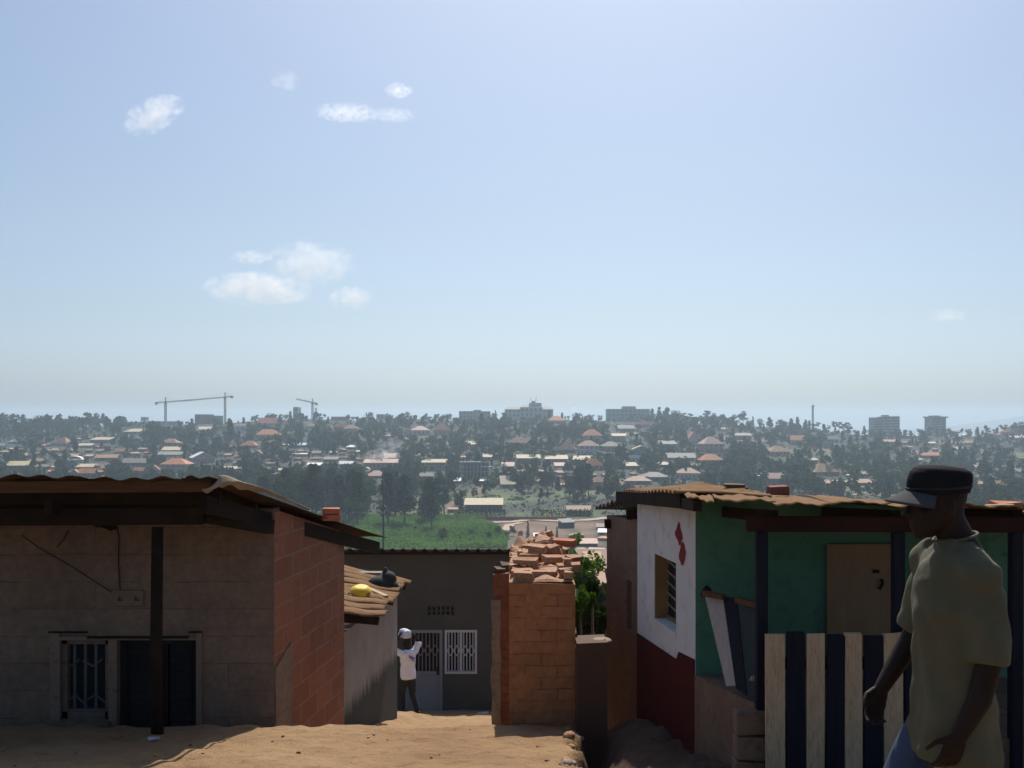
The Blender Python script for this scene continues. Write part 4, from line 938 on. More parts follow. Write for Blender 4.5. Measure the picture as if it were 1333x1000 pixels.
LL2 = [V((.0, .09, .86)), V((.10, .095, .47)), V((.10, .095, .08))]; RL2 = [V((.0, -.09, .86)), V((-.03, -.10, .47)), V((-.24, -.10, .13))]
for ch in (LL2, RL2): round_tube(b, ch, [.08, .055, .04], 10)
bd = one_body(b.build('body', M_SKIN, CA, cm), .0085, 3, .4)
b = MB(); b.loft([EL(-.01, .80, .135, .185), EL(-.005, .95, .135, .185), EL(.0, 1.1, .125, .175), EL(.0, 1.3, .135, .195), EL(-.015, 1.38, .11, .175), EL(-.025, 1.43, .08, .11), EL(-.02, 1.455, .065, .07)], 22)
for ch, e in ((LA2, 1), (RA2, -1)): b.tube([ch[0] + V((0, -.05 * e, -.02)), ch[0], ch[1], ch[1] + (ch[2] - ch[1]) * .6], [.075, .080, .072, .074], 14)
sh2 = one_body(b.build('shirt', M_WHITESHIRT, CA, cm), .014, 4)
dm = sh2.modifiers.new('Folds', 'DISPLACE'); dm.texture = tx; dm.strength = .03; dm.mid_level = .5
b = MB()
for z0, z1, y0, y1 in ((1.24, 1.275, -.10, .05), (1.195, 1.22, -.08, .0), (1.285, 1.30, -.06, .07)):
    b.grid(lambda u, v: V((-.142 + .10 * ((y0 + (y1 - y0) * u) / .19) ** 2 * .6, y0 + (y1 - y0) * u, z0 + (z1 - z0) * v + .05 * u)), 8, 2)
solid(b.build('shirt_print', M_INK, sh2, cm), .012)
b = MB(); b.loft([EL(.0, .74, .12, .165), EL(.0, .86, .13, .175), EL(.0, .93, .12, .165)], 18)
for ch in (LL2, RL2): b.tube([ch[0] + V((0, 0, -.02)), (ch[0] + ch[1]) / 2, ch[1], (ch[1] + ch[2]) / 2, ch[2]], [.105, .092, .078, .074, .07], 12)
one_body(b.build('trousers', M_DKTROUSER, CA, cm), .016, 3)
b = MB()
for p, pitch in ((LL2[-1], .0), (RL2[-1], .5)):
    m3 = Matrix.Rotation(pitch, 3, 'Y'); b.ball(p + m3 @ V((.05, 0, -.045)), (.13, .046, .04), 12, 8, m3)
b.build('shoes', M_SHOE, CA, cm)
b = MB(); b.grid(lambda u, v: Vector((0, 0, 0)), 1, 1); b = MB(); b.cbox((0, 0, .13), (.36, .24, .25), None, .03)
ld = b.build('bundle', worn('pale_blue_cloth', (.50, .54, .66), (.60, .63, .74), 6, bump=.4), None, cm @ Matrix.Translation((.10, .02, 1.675)) @ Matrix.Rotation(.2, 4, 'X') @ Matrix.Scale(.8, 4))
tag(ld, 'pale blue bundle carried on the head of the person in white shirt', 'bundle')
q = ld.modifiers.new('Bevel', 'BEVEL'); q.width = .07; q.segments = 3; q = ld.modifiers.new('Sub', 'SUBSURF'); q.levels = q.render_levels = 2
dm = ld.modifiers.new('Folds', 'DISPLACE'); dm.texture = tx; dm.strength = .04
# ================================================================== the far hillside
def rw(name, a, b, scale=.35, rough=.6, c=None): return worn('far_' + name, a, b, scale, rough, c=c, kind='World', bump=.1, bs=2, spec=.5 if name.startswith(('white', 'window')) else .12)
ROOF = dict(cream=rw('cream_roof', (.44, .355, .23), (.56, .46, .315)), tan=rw('tan_roof', (.30, .165, .095), (.43, .27, .165)), orange=rw('orange_roof', (.46, .165, .075), (.58, .25, .125)), red=rw('red_roof', (.36, .11, .08), (.46, .16, .11)),
            grey=rw('grey_roof', (.17, .155, .14), (.27, .25, .225)), white=rw('white_roof', (.66, .65, .63), (.76, .75, .73)), brown=rw('brown_roof', (.17, .095, .065), (.26, .15, .10)), pink=rw('pink_roof', (.52, .32, .25), (.62, .41, .33)), blue=rw('blue_roof', (.42, .50, .58), (.52, .60, .68)), yellow=rw('yellow_roof', (.62, .50, .26), (.70, .60, .36)))
WALL = dict(white=rw('white_wall', (.40, .38, .35), (.50, .48, .44)), pink=rw('pink_wall', (.38, .235, .195), (.46, .29, .245)), beige=rw('beige_wall', (.28, .22, .15), (.36, .29, .205)), brown=rw('brown_wall', (.19, .11, .075), (.26, .16, .11)),
            grey=rw('grey_wall', (.16, .15, .14), (.22, .21, .20)), brick=rw('brick_wall', (.24, .10, .065), (.31, .14, .09)), dark=rw('dark_wall', (.07, .06, .05), (.11, .10, .085)))
M_FARWIN = rw('window_glass', (.075, .08, .09), (.11, .115, .12), rough=.3)
M_FARMETAL = rw('far_metal', (.20, .19, .18), (.30, .28, .26))
CRANEC = rw('crane_yellow', (.32, .26, .17), (.40, .33, .22))

THINGS = []       # (object, px, py, phrase) still to be labelled from their surroundings
LAND = []         # (phrase, px, py): things that are easy to find
PROT = np.zeros((1000, 1500), np.float32)     # image rows of the base of the house seen at each pixel

def place(x, yb, dmin=60.0):
    X, Y, Z = hit(x, yb, dmin); return X, Y, Z
def house(x0, x1, yt, ye, yb, roof, wall, style='gable', lab=None, land=None, yaw=None, cat='house', name='house', win=None, dfix=None, dp=None):
    xc = (x0 + x1) / 2
    if dfix: Y = dfix; X = (xc - CX) / F * Y; Z = -(yb - HZ) / F * Y
    else: X, Y, Z = place(xc, yb); 
    s = Y / F; w = (x1 - x0) * s; hw = max(1.2, (yb - ye) * s); hr = max(.25, (ye - yt) * s); Z = -(yb - HZ) * s
    yaw = random.uniform(-.22, .22) if yaw is None else yaw
    dp = dp or max(4.5, min(w * .62, 14)); ov = min(.7, w * .04)
    w2 = (w - abs(math.sin(yaw)) * dp * .8) / 2 - ov; w2 = max(w2, w * .3)
    o = empty(name, (X, Y + dp / 2, Z - 3)); o['category'] = cat; m = Matrix.Translation((X, Y + dp / 2, Z)) @ Matrix.Rotation(yaw, 4, 'Z'); d2 = dp / 2
    b = MB(); b.box(-w2, w2, -d2, d2, -4, hw - .02)
    if style == 'gablef': b.face([(-w2, -d2, hw - .02), (w2, -d2, hw - .02), (0, -d2, hw + hr - .25)]); b.face([(w2, d2, hw - .02), (-w2, d2, hw - .02), (0, d2, hw + hr - .25)])
    if style == 'gable': b.face([(-w2, d2, hw - .02), (-w2, -d2, hw - .02), (-w2, 0, hw + hr - .25)]); b.face([(w2, -d2, hw - .02), (w2, d2, hw - .02), (w2, 0, hw + hr - .25)])
    b.build('wall', WALL[wall], o, m)
    b = MB(); a, e = w2 + ov, d2 + ov; T = .22; z0, z1 = hw, hw + hr
    def slab(pts): b.hexa([*[(x, y, z - T) for x, y, z in pts], *pts])
    if style == 'gable': slab([(-a, -e, z0), (a, -e, z0), (a, 0, z1), (-a, 0, z1)]); slab([(-a, .01, z1), (a, .01, z1), (a, e, z0), (-a, e, z0)])
    elif style == 'gablef': slab([(-a, -e, z0), (0, -e, z1), (0, e, z1), (-a, e, z0)][::1]); slab([(.01, -e, z1), (a, -e, z0), (a, e, z0), (.01, e, z1)])
    elif style == 'hip':
        k = max(a - e, a * .12); n = len(b.v); b.v += [(-a, -e, z0), (a, -e, z0), (a, e, z0), (-a, e, z0), (-k, 0, z1), (k, 0, z1), (-a, -e, z0 - T), (a, -e, z0 - T), (a, e, z0 - T), (-a, e, z0 - T)]
        for q in ((0, 1, 5, 4), (1, 2, 5), (2, 3, 4, 5), (3, 0, 4), (9, 8, 7, 6), (0, 6, 7, 1), (1, 7, 8, 2), (2, 8, 9, 3), (3, 9, 6, 0)): b.f.append(tuple(n + i for i in q))
    elif style == 'mono': slab([(-a, -e, z0), (a, -e, z0), (a, e, z1), (-a, e, z1)])
    elif style == 'flat': b.box(-a, a, -e, e, z0 - .3, z0 + .02); b.box(-a, a, -e, -e + .3, z0 + .02, z0 + hr)
    elif style == 'dome':
        b.grid(lambda u, v: (a * (2 * u - 1), e * (2 * v - 1), z0 + hr * (1 - (2 * u - 1) ** 2) ** .5), 14, 4); b.box(-a, a, -e, e, z0 - T, z0 - .01)
    ro = b.build('roof', ROOF[roof], o, m)
    px_w = x1 - x0; px_h = yb - ye
    n = win if win is not None else (int(px_w / 6) if px_h >= 3.2 and px_w > 9 else 0)
    fl = 2 if px_h > 9 else 1
    for r_ in range(fl):
        for i in range(n):
            xx = -w2 + 2 * w2 * (i + .5) / n; hh = hw / fl; ww = min(1.1, w2 / n * .6); zb_ = r_ * hh + hh * .34
            q = MB(); q.box(xx - ww / 2, xx + ww / 2, -d2 - .06, -d2 - .005, zb_, zb_ + hh * .42); q.build('window', M_FARWIN, o, m)
    if px_w > 12 and px_h >= 3.2:
        q = MB(); xx = -w2 + 2 * w2 * ((n // 2) / max(n, 1)) if n > 1 else 0; q.box(xx - .5, xx + .5, -d2 - .08, -d2 - .005, 0, min(2.1, hw * .8)); q.build('door', WALL['dark'], o, m)
    PROT[int(yt):int(yb) + 1, max(0, int(x0) + 60):int(x1) + 60] = np.maximum(PROT[int(yt):int(yb) + 1, max(0, int(x0) + 60):int(x1) + 60], yb)
    py = (yt + yb) / 2
    if lab: o['label'] = lab
    else:
        size = 'tiny' if px_w < 9 else 'small' if px_w < 16 else 'long' if px_w > 24 and (yb - yt) < 8 else 'mid-sized' if px_w < 26 else 'large'
        cn = {'cream': 'cream', 'tan': 'tan', 'orange': 'orange', 'red': 'red', 'grey': 'grey', 'white': 'white', 'brown': 'brown', 'pink': 'pink', 'blue': 'pale blue', 'yellow': 'yellow'}[roof]
        THINGS.append((o, xc, py, f'{size} {cn}-roofed house'))
    if land: LAND.append((land, xc, py))
    return o

hs = house
# --- hand-placed from the photograph: x0, x1, ridge, eave, ground, roof, wall, style
hs(68, 91, 569, 577, 581, 'tan', 'beige', 'hip', 'tan pyramid-roofed pavilion among dark trees on the upper hillside', 'the tan pyramid-roofed pavilion')
hs(83, 106, 594, 599, 602, 'white', 'white', 'dome', 'house with a glaring white domed roof amid rusty low roofs', 'the glaring white domed roof')
hs(116, 144, 569.5, 572.5, 577, 'cream', 'grey', 'mono'); hs(99, 119, 577.5, 580, 583, 'cream', 'brown', 'mono'); hs(160, 192, 558.5, 562, 565, 'cream', 'beige', 'mono'); hs(208, 232, 571, 576.5, 581, 'tan', 'beige', 'hip')
hs(6, 36, 600.5, 606, 613, 'yellow', 'dark', 'gable', 'yellowish gable-roofed house just above the block house roof', 'the yellowish gable roof')
hs(90, 102, 611, 616, 621, 'orange', 'brick', 'gablef'); hs(101, 123, 610, 616, 622, 'orange', 'brown', 'gable', None); hs(158, 191, 597, 602.5, 607, 'grey', 'grey', 'gable'); hs(173, 189, 608.5, 613, 617, 'orange', 'brown', 'gable')
hs(191, 208, 606, 612.5, 617, 'red', 'pink', 'gablef'); hs(35, 58, 597, 600.5, 604, 'brown', 'brown', 'mono'); hs(85, 103, 591, 594, 596, 'tan', 'brown', 'mono'); hs(97, 121, 604.5, 608, 610, 'cream', 'brown', 'mono'); hs(121, 152, 592, 596, 600, 'tan', 'brown', 'gable')
hs(30, 40, 590, 593, 596, 'cream', 'brown', 'mono'); hs(10, 25, 572.5, 575.5, 578, 'grey', 'brown', 'mono'); hs(-4, 6, 577, 580.5, 584, 'white', 'white', 'gable'); hs(148, 164, 584, 588, 591, 'tan', 'grey', 'gable'); hs(124, 134, 569.5, 572, 574, 'grey', 'grey', 'mono')
hs(207, 246, 597, 604.5, 615, 'orange', 'pink', 'hip', 'two-storey pink villa with an orange hipped roof, above the block house roof', 'the pink villa with orange hip', yaw=-.1, win=5)
hs(240, 279, 588.5, 596, 604, 'white', 'pink', 'gablef', 'pink-walled house whose white gable roof gleams on one side', 'the gleaming white gable', yaw=.5)
hs(197, 237, 588.5, 592, 595, 'grey', 'grey', 'mono'); hs(208, 238, 582, 586, 588, 'cream', 'brown', 'mono')
hs(330, 364, 559, 566, 573, 'orange', 'pink', 'hip', 'wide orange hip-roofed villa on the upper hillside, right of the cranes', 'the wide orange hipped villa', yaw=.1)
hs(313, 334, 574, 580, 584, 'orange', 'brick', 'hip'); hs(334, 362, 544, 551, 555, 'red', 'pink', 'gable'); hs(372, 407, 577, 579.5, 583, 'blue', 'grey', 'mono', 'long pale blue sheet-roofed building on the hillside below the third crane', 'the long pale blue roof')
hs(256, 275, 555.5, 559, 562, 'cream', 'beige', 'mono'); hs(360, 379, 610, 612, 619, 'cream', 'beige', 'mono'); hs(280, 291, 588.5, 592, 595, 'cream', 'white', 'mono'); hs(354, 362, 593, 596, 599, 'cream', 'white', 'mono'); hs(363, 379, 593, 597, 601, 'grey', 'brick', 'gable')
hs(327, 343, 586, 592, 596, 'tan', 'grey', 'gablef'); hs(276, 307, 608, 610.5, 614, 'cream', 'brown', 'mono'); hs(350, 360, 615.5, 620, 624, 'tan', 'brown', 'mono'); hs(398, 411, 551, 555, 558, 'cream', 'beige', 'hip'); hs(398, 420, 603, 605.5, 609, 'white', 'grey', 'mono')
hs(305, 322, 551.5, 555, 563, 'grey', 'white', 'gable'); hs(432, 450, 549.5, 556, 562, 'red', 'brick', 'hip'); hs(446, 466, 553, 558, 562, 'tan', 'beige', 'hip')
hs(533, 560, 554.5, 560, 567, 'pink', 'white', 'hip', 'long pink hip-roofed house on the upper hillside, left of the orange double hip', 'the long pink hip roof')
hs(563, 587, 551, 560, 567, 'orange', 'pink', 'hip', 'orange double-hipped house on the upper hillside left of the crest hotel', 'the orange double hip')
hs(524, 537, 558, 562, 568, 'pink', 'white', 'gablef')
hs(472, 518, 598.5, 602.5, 611, 'pink', 'beige', 'mono', 'long beige school block with white smoke drifting over its roof', 'the smoky beige school block', yaw=.03, win=8)
hs(489, 520, 590.5, 596, 600, 'pink', 'beige', 'gable'); hs(540, 549, 590.5, 593, 600, 'cream', 'white', 'mono'); hs(548, 581, 598.5, 602, 612, 'cream', 'beige', 'mono', 'cream-roofed row building with a dark veranda, beside a big dark round tree', 'the cream veranda block', yaw=.0, win=7)
hs(471, 482, 608.5, 613.5, 616, 'pink', 'pink', 'dome'); hs(475, 503, 613, 619.5, 623, 'pink', 'brick', 'hip', 'low pink-roofed house at the top of the tall tree belt', 'the low pink roof'); hs(544, 565, 615.5, 620, 625, 'grey', 'brown', 'gable')
hs(569, 580, 618.5, 621, 626, 'yellow', 'beige', 'gablef'); hs(587, 601, 622.5, 626, 630, 'white', 'grey', 'mono'); hs(441, 460, 600.5, 604, 608, 'white', 'grey', 'gable'); hs(491, 504, 580, 586, 590, 'blue', 'white', 'gable'); hs(450, 462, 579.5, 582, 585, 'white', 'grey', 'mono')
hs(440, 447, 623.5, 627, 630, 'white', 'grey', 'mono'); hs(420, 440, 595, 598, 601, 'grey', 'brown', 'mono'); hs(404, 420, 587, 590, 593, 'grey', 'brick', 'gable'); hs(546, 562, 575, 579, 582, 'cream', 'beige', 'gable')
hs(712, 737, 541.5, 547.5, 552, 'orange', 'pink', 'hip', 'orange hip-roofed house on the crest just right of the big hotel', 'the orange crest hip')
hs(757, 785, 559, 567, 577, 'orange', 'white', 'hip', 'two-storey white villa with an orange hip roof, above a similar tan one', 'the two-storey orange villa', yaw=.12, win=4)
hs(752, 781, 573.5, 580.5, 592, 'tan', 'white', 'hip', 'two-storey white villa with a tan hip roof and tall columns', 'the two-storey tan villa', yaw=.1, win=4)
hs(781, 810, 575, 581, 588, 'grey', 'grey', 'hip'); hs(724, 752, 576, 585.5, 590, 'brown', 'brown', 'hip', 'brown hip-roofed house half sunk in trees left of the two-storey villas', 'the brown hip in trees'); hs(661, 692, 568.5, 577, 580, 'brown', 'grey', 'hip', 'wide brown hip-roofed house in dense trees below the crest hotel', 'the wide brown hip')
hs(605, 627, 574.5, 578.5, 582, 'cream', 'beige', 'mono'); hs(628, 650, 590.5, 595, 599, 'cream', 'beige', 'mono'); hs(619, 634, 591, 594, 598, 'cream', 'grey', 'gable'); hs(672, 704, 592.5, 596.5, 603, 'cream', 'brown', 'mono', None, None, .02); hs(709, 740, 593, 597.5, 603, 'cream', 'brown', 'mono', None, None, .02)
hs(721, 737, 602.5, 606.5, 609, 'pink', 'brown', 'mono'); hs(746, 778, 594, 598.5, 602, 'cream', 'brown', 'mono'); hs(760, 786, 596.5, 606, 613, 'orange', 'pink', 'hip', 'orange-pink hip-roofed house left of a big dark round tree', 'the orange-pink hip'); hs(652, 670, 602, 607, 611, 'pink', 'brown', 'mono')
hs(650, 673, 620, 630.5, 636, 'cream', 'beige', 'mono', 'house with a broad cream sheet roof on the lower slope', 'the broad cream sheet roof')
hs(604, 655, 651, 657, 666, 'cream', 'dark', 'mono', 'very long low cream-roofed barn on the lower slope above the green field', 'the very long cream barn', yaw=.0, win=9)
hs(737, 770, 659, 664.5, 672, 'tan', 'brown', 'gable', 'long tan-roofed house behind a dark hedge on the lower slope', 'the hedged tan house', yaw=.0, win=5)
hs(726, 749, 676.5, 680, 688, 'grey', 'dark', 'mono', 'lone dark shed standing in the bare brown field', 'the lone dark shed', yaw=.35, win=0); hs(582, 597, 661.5, 663, 668, 'tan', 'beige', 'mono')
hs(694, 707, 695.5, 698.5, 702, 'white', 'grey', 'mono'); hs(768, 789, 621.5, 627.5, 632, 'tan', 'brown', 'hip')
hs(831, 848, 547, 553, 557, 'red', 'pink', 'hip', 'bright red hip-roofed house below the grey slab block on the crest', 'the bright red hip'); hs(795, 817, 564.5, 567.5, 575, 'cream', 'beige', 'mono'); hs(802, 827, 553.5, 558, 562, 'grey', 'grey', 'gable'); hs(823, 848, 580, 585, 592, 'cream', 'grey', 'gablef', 'cream gabled house with pale pillars right of the two-storey villas', 'the cream pillared gable')
hs(852, 882, 574, 578, 582, 'grey', 'grey', 'mono'); hs(893, 912, 562, 573, 580, 'orange', 'white', 'gablef', 'steep orange gabled house above the pink terraced villa', 'the steep orange gable'); hs(911, 943, 568.5, 578, 588, 'pink', 'pink', 'hip', 'big pink two-storey villa with terraces stepping down its slope', 'the pink terraced villa', yaw=.2, win=4)
hs(909, 944, 591, 599, 604, 'orange', 'pink', 'hip', 'low orange-roofed wing standing under the pink terraced villa', 'the orange wing'); hs(868, 907, 590, 596, 600, 'grey', 'grey', 'gable'); hs(849, 873, 602, 605, 609, 'cream', 'brown', 'mono'); hs(898, 913, 603, 607, 611, 'cream', 'beige', 'gable'); hs(804, 831, 602.5, 606.5, 611, 'cream', 'brown', 'mono')
hs(879, 915, 609.5, 616, 625, 'tan', 'white', 'hip', 'white villa with tan hip roof and row of dark windows above the painted house', 'the dark-windowed villa', yaw=-.12, win=6); hs(832, 873, 615, 621, 627, 'grey', 'grey', 'hip', 'wide grey hip-roofed compound left of the white villa with dark windows', 'the wide grey hip'); hs(813, 850, 620.5, 626, 631, 'tan', 'brick', 'hip'); hs(815, 835, 593, 596, 603, 'white', 'white', 'flat')
hs(932, 950, 556, 559, 562, 'grey', 'white', 'mono'); hs(955, 980, 564, 567, 573, 'grey', 'brown', 'mono')
hs(1053, 1095, 604, 614.5, 620, 'tan', 'beige', 'hip', 'broad tan-red hipped hall on the right slope below the telecom mast', 'the broad tan hipped hall', yaw=.25); hs(1028, 1050, 567, 573, 577, 'orange', 'white', 'gable'); hs(999, 1030, 580.5, 588, 594, 'tan', 'pink', 'hip', 'tan hip-roofed complex stepping down the right slope', 'the stepped tan complex'); hs(998, 1025, 616, 623, 632, 'pink', 'grey', 'gable', 'pink gable-roofed house just above the bricks on the sheet roof', 'the pink gable')
hs(983, 999, 616, 620, 625, 'white', 'white', 'gable'); hs(1034, 1046, 607.5, 613, 619, 'grey', 'white', 'gablef'); hs(1065, 1088, 625.5, 629, 632, 'tan', 'brown', 'mono'); hs(1089, 1113, 626, 629.5, 633, 'cream', 'brown', 'mono'); hs(1112, 1137, 624.5, 628.5, 632, 'tan', 'brown', 'mono'); hs(1095, 1108, 601.5, 605, 608, 'white', 'white', 'mono')
hs(1054, 1066, 596.5, 599, 602, 'cream', 'brown', 'mono'); hs(1074, 1093, 567, 572, 576, 'grey', 'beige', 'gable'); hs(1115, 1136, 614.5, 617, 621, 'grey', 'white', 'mono'); hs(1152, 1171, 572.5, 575, 579, 'tan', 'brown', 'mono'); hs(1179, 1196, 565, 567.5, 571, 'blue', 'grey', 'mono'); hs(1286, 1307, 563, 566, 570, 'tan', 'brown', 'gable'); hs(1308, 1330, 555.5, 562, 566, 'tan', 'pink', 'hip', 'pink house with a tan hip roof on the crest near the photo edge', 'the pink crest house')
hs(1317, 1336, 567.5, 570, 573, 'cream', 'grey', 'mono'); hs(1245, 1263, 582, 585, 588, 'pink', 'brown', 'mono'); hs(1200, 1226, 589.5, 593, 597, 'red', 'brick', 'gable', 'low red-roofed house just above the walking man\'s cap', 'the red roof above the cap'); hs(1271, 1283, 627, 630, 634, 'tan', 'beige', 'mono'); hs(1291, 1313, 626, 631, 635, 'tan', 'brown', 'gable'); hs(1325, 1340, 611, 614, 618, 'grey', 'grey', 'mono')
hs(778, 792, 689.5, 693, 697, 'white', 'white', 'mono', 'low house with a dazzling white roof beside the annex wall', 'the dazzling low white roof'); hs(752, 779, 703, 707.5, 712, 'pink', 'grey', 'mono'); hs(776, 790, 682, 686, 690, 'pink', 'brown', 'gable')
# --- the compound walls on the lower slope
def compound_wall(x0, x1, yt, yb, lab, land=None):
    X, Y, Z = place((x0 + x1) / 2, yb); s = Y / F; b = MB(); b.wall((x1 - x0) * s, -1.5, (yb - yt) * s, .3)
    o = b.build('compound_wall', WALL['brick'], None, Matrix.Translation(((x0 - CX) * s, Y, Z))); tag(o, lab, 'wall')
    if land: LAND.append((land, (x0 + x1) / 2, (yt + yb) / 2))
compound_wall(617, 738, 673, 677.5, 'long dark red perimeter wall between the lower houses and the bare field', 'the long dark red wall')
compound_wall(767, 826, 631, 636.5, 'dark red wall running behind the gully gap, above the grassy slope', 'the upper red wall')
compound_wall(1030, 1085, 577, 582, 'long dark wall on the right slope below the telecom mast')

# --- the big buildings on the crest
def block(name, label, parts, wallm, d=1305.0, land=None, cols=0, rows=0, y_base=None, cat='building', bands=False):
    """parts: (name, x0, x1, y_top, y_bottom, depth front shift, material)"""
    s = d / F; xa = min(p[1] for p in parts); xb = max(p[2] for p in parts); X = ((xa + xb) / 2 - CX) * s
    zg = float(zfar(X, d)); o = empty(name, (X, d, zg)); tag(o, label, cat)
    for nm, x0, x1, yt, yb, sh, mt in parts:
        b = MB(); z1 = -(yt - HZ) * s; z0 = -(yb - HZ) * s if nm != 'wall' else zg - 4
        b.box((x0 - CX) * s, (x1 - CX) * s, d + sh, d + 22 - sh, z0, z1); w = b.build(nm, mt, o)
        if nm == 'wall' and cols:
            for r_ in range(rows):
                zt_ = z1 - (z1 - (-(y_base - HZ) * s)) * (r_ + .28) / rows; hh = (z1 - (-(y_base - HZ) * s)) / rows * .5
                if bands: q = MB(); q.box((x0 + .8 - CX) * s, (x1 - .8 - CX) * s, d + sh - .15, d + sh - .01, zt_ - hh, zt_); q.build('window', M_FARWIN, o)
                else:
                    n = max(1, round(cols * (x1 - x0) / (xb - xa)))
                    for c in range(n):
                        xx = x0 + (x1 - x0) * (c + .5) / n; q = MB(); q.box((xx - CX) * s - .9, (xx - CX) * s + .9, d + sh - .15, d + sh - .01, zt_ - hh, zt_); q.build('window', M_FARWIN, o)
    if land: LAND.append((land, (xa + xb) / 2, min(p[3] for p in parts) + 8))
    for nm, x0, x1, yt, yb, sh, mt in parts: PROT[int(yt):int(yb), int(x0) + 60:int(x1) + 60] = 552
    return o
G, GD = WALL['grey'], WALL['dark']; hz = rw('pale_concrete', (.36, .34, .32), (.44, .42, .40)); G = rw('dull_concrete', (.25, .24, .225), (.32, .305, .29)); M_WALLP = hz
ht = block('hotel', 'great pale hotel with raised centre and roof masts on the hill crest', [('wall', 657, 677, 533, 546, 0, hz), ('wall', 677.2, 706, 530.5, 546, -2, hz), ('wall', 706.2, 720, 533, 546, 0, hz), ('penthouse', 689, 705, 524.5, 530.5, 3, hz), ('penthouse', 692, 697, 522, 524.5, 5, G)], hz, land='the great crest hotel', cols=12, rows=2, y_base=543)
s = 1305 / F
b = MB(); 
def hiproof(x0, x1, yt, ye, d, dp, mat, par, nm='roof'):
    s = d / F; b = MB(); X0, X1, z0, z1 = (x0 - CX) * s, (x1 - CX) * s, -(ye - HZ) * s, -(yt - HZ) * s; k = min((X1 - X0) * .3, 6)
    b.v += [(X0, d - 3, z0), (X1, d - 3, z0), (X1, d + dp, z0), (X0, d + dp, z0), (X0 + k, d + dp / 2, z1), (X1 - k, d + dp / 2, z1)]
    b.f += [(0, 1, 5, 4), (1, 2, 5), (2, 3, 4, 5), (3, 0, 4), (3, 2, 1, 0)]; return b.build(nm, mat, par)
hiproof(656.5, 677, 529, 533, 1305, 23, ROOF['grey'], ht); hiproof(675.5, 707.5, 527, 530.3, 1305, 24, ROOF['grey'], ht); hiproof(706, 721, 529, 533, 1305, 23, ROOF['grey'], ht)
for x, y in ((691, 517.5), (698, 516.5)): b = MB(); b.tube([((x - CX) * s, 1313, -(522 - HZ) * s), ((x - CX) * s, 1313, -(y - HZ) * s)], .3, 6); b.build('mast', M_FARMETAL, ht)
block('building', 'wide grey slab building on the crest right of the hotel, with raised middle block', [('wall', 790.5, 846, 532.5, 551, 0, G), ('penthouse', 811, 828, 529, 532.5, 3, G)], G, land='the wide grey slab building', cols=10, rows=3, y_base=548)
block('building', 'rounded office tower on the right crest, the wider of the two towers', [('wall', 1138, 1150, 543.5, 562, 2, G), ('wall', 1150.2, 1160, 542.5, 562, 0, G), ('wall', 1160.2, 1172, 542, 562, 2, G), ('penthouse', 1153, 1159, 540.3, 542.5, 5, G)], G, land='the wider office tower', cols=6, rows=5, y_base=561, bands=True)
block('building', 'narrow office tower on the right crest with jutting roof slab', [('wall', 1212.5, 1231.5, 543.5, 562, 0, G), ('roof', 1211, 1233.5, 542.3, 544, -2, G), ('penthouse', 1216, 1226, 541, 542.3, 4, G)], G, land='the narrow office tower', cols=4, rows=5, y_base=561, bands=True)
block('building', 'unfinished dark concrete block standing between the two facing cranes', [('wall', 253.5, 272, 539.5, 553, 0, GD), ('wall', 272.2, 284.5, 541.2, 553, 1, GD)], GD, land='the dark crane block', cols=6, rows=3, y_base=551)
block('building', 'low flat grey building on the left crest under the first crane', [('wall', 166, 185, 549.5, 556, 0, G), ('wall', 185.2, 232, 548.5, 556, 2, G), ('penthouse', 181, 188, 543, 548, 6, G)], G, land='the low flat crest building', cols=9, rows=1, y_base=555)
block('building', 'flat grey building on the crest left of the hotel', [('wall', 597.5, 616, 535.3, 548, 0, G), ('wall', 616.2, 626, 533.8, 548, 1, G), ('wall', 626.2, 638, 535.5, 548, 0, G)], G, land='the flat hotel neighbour', cols=9, rows=2, y_base=545)
block('building', 'pale twin-topped tower block on the crest beside the third crane', [('wall', 381.5, 387.2, 531.5, 548, 0, WALL['beige']), ('turret', 381.6, 383.6, 529.8, 531.5, 1, WALL['beige']), ('turret', 385, 387, 530, 531.5, 1, WALL['beige'])], G, land='the twin-topped tower', cols=2, rows=4, y_base=545)
block('building', 'small grey rooftop cube on the crest between the third crane and the hotel', [('wall', 490, 499.5, 539.3, 550, 0, G)], G, cols=3, rows=1, y_base=543)
block('building', 'low concrete building on the crest left of the third crane', [('wall', 431, 452, 542.5, 552, 0, WALL['brick'])], G, cols=6, rows=1, y_base=546)
# the unfinished concrete frame
X, Y, Z = place(619, 621); s = Y / F; o = empty('building', (X, Y, Z)); tag(o, 'bare concrete building frame of columns and slabs on the mid slope', 'building'); LAND.append(('the bare concrete frame', 619, 611)); PROT[601:621, 657:701] = 621
for i, z in enumerate((3.2, 6.6, 9.8)):
    b = MB(); b.box((597 - CX) * s, ((641 if i < 2 else 626) - CX) * s, Y, Y + 10, Z + z, Z + z + .45); b.build('floor_slab', G, o)
for i in range(10):
    x = 598 + i * 4.6; tp_ = 10.8 if x < 627 else 7.4
    for yy in (0.3, 9.3): b = MB(); b.box((x - CX) * s, (x + 1.1 - CX) * s, Y + yy, Y + yy + .6, Z - 2, Z + tp_); b.build('column', G, o)
b = MB(); b.box((604 - CX) * s, (636 - CX) * s, Y + 5, Y + 5.3, Z, Z + 9.7); b.build('wall', WALL['dark'], o)

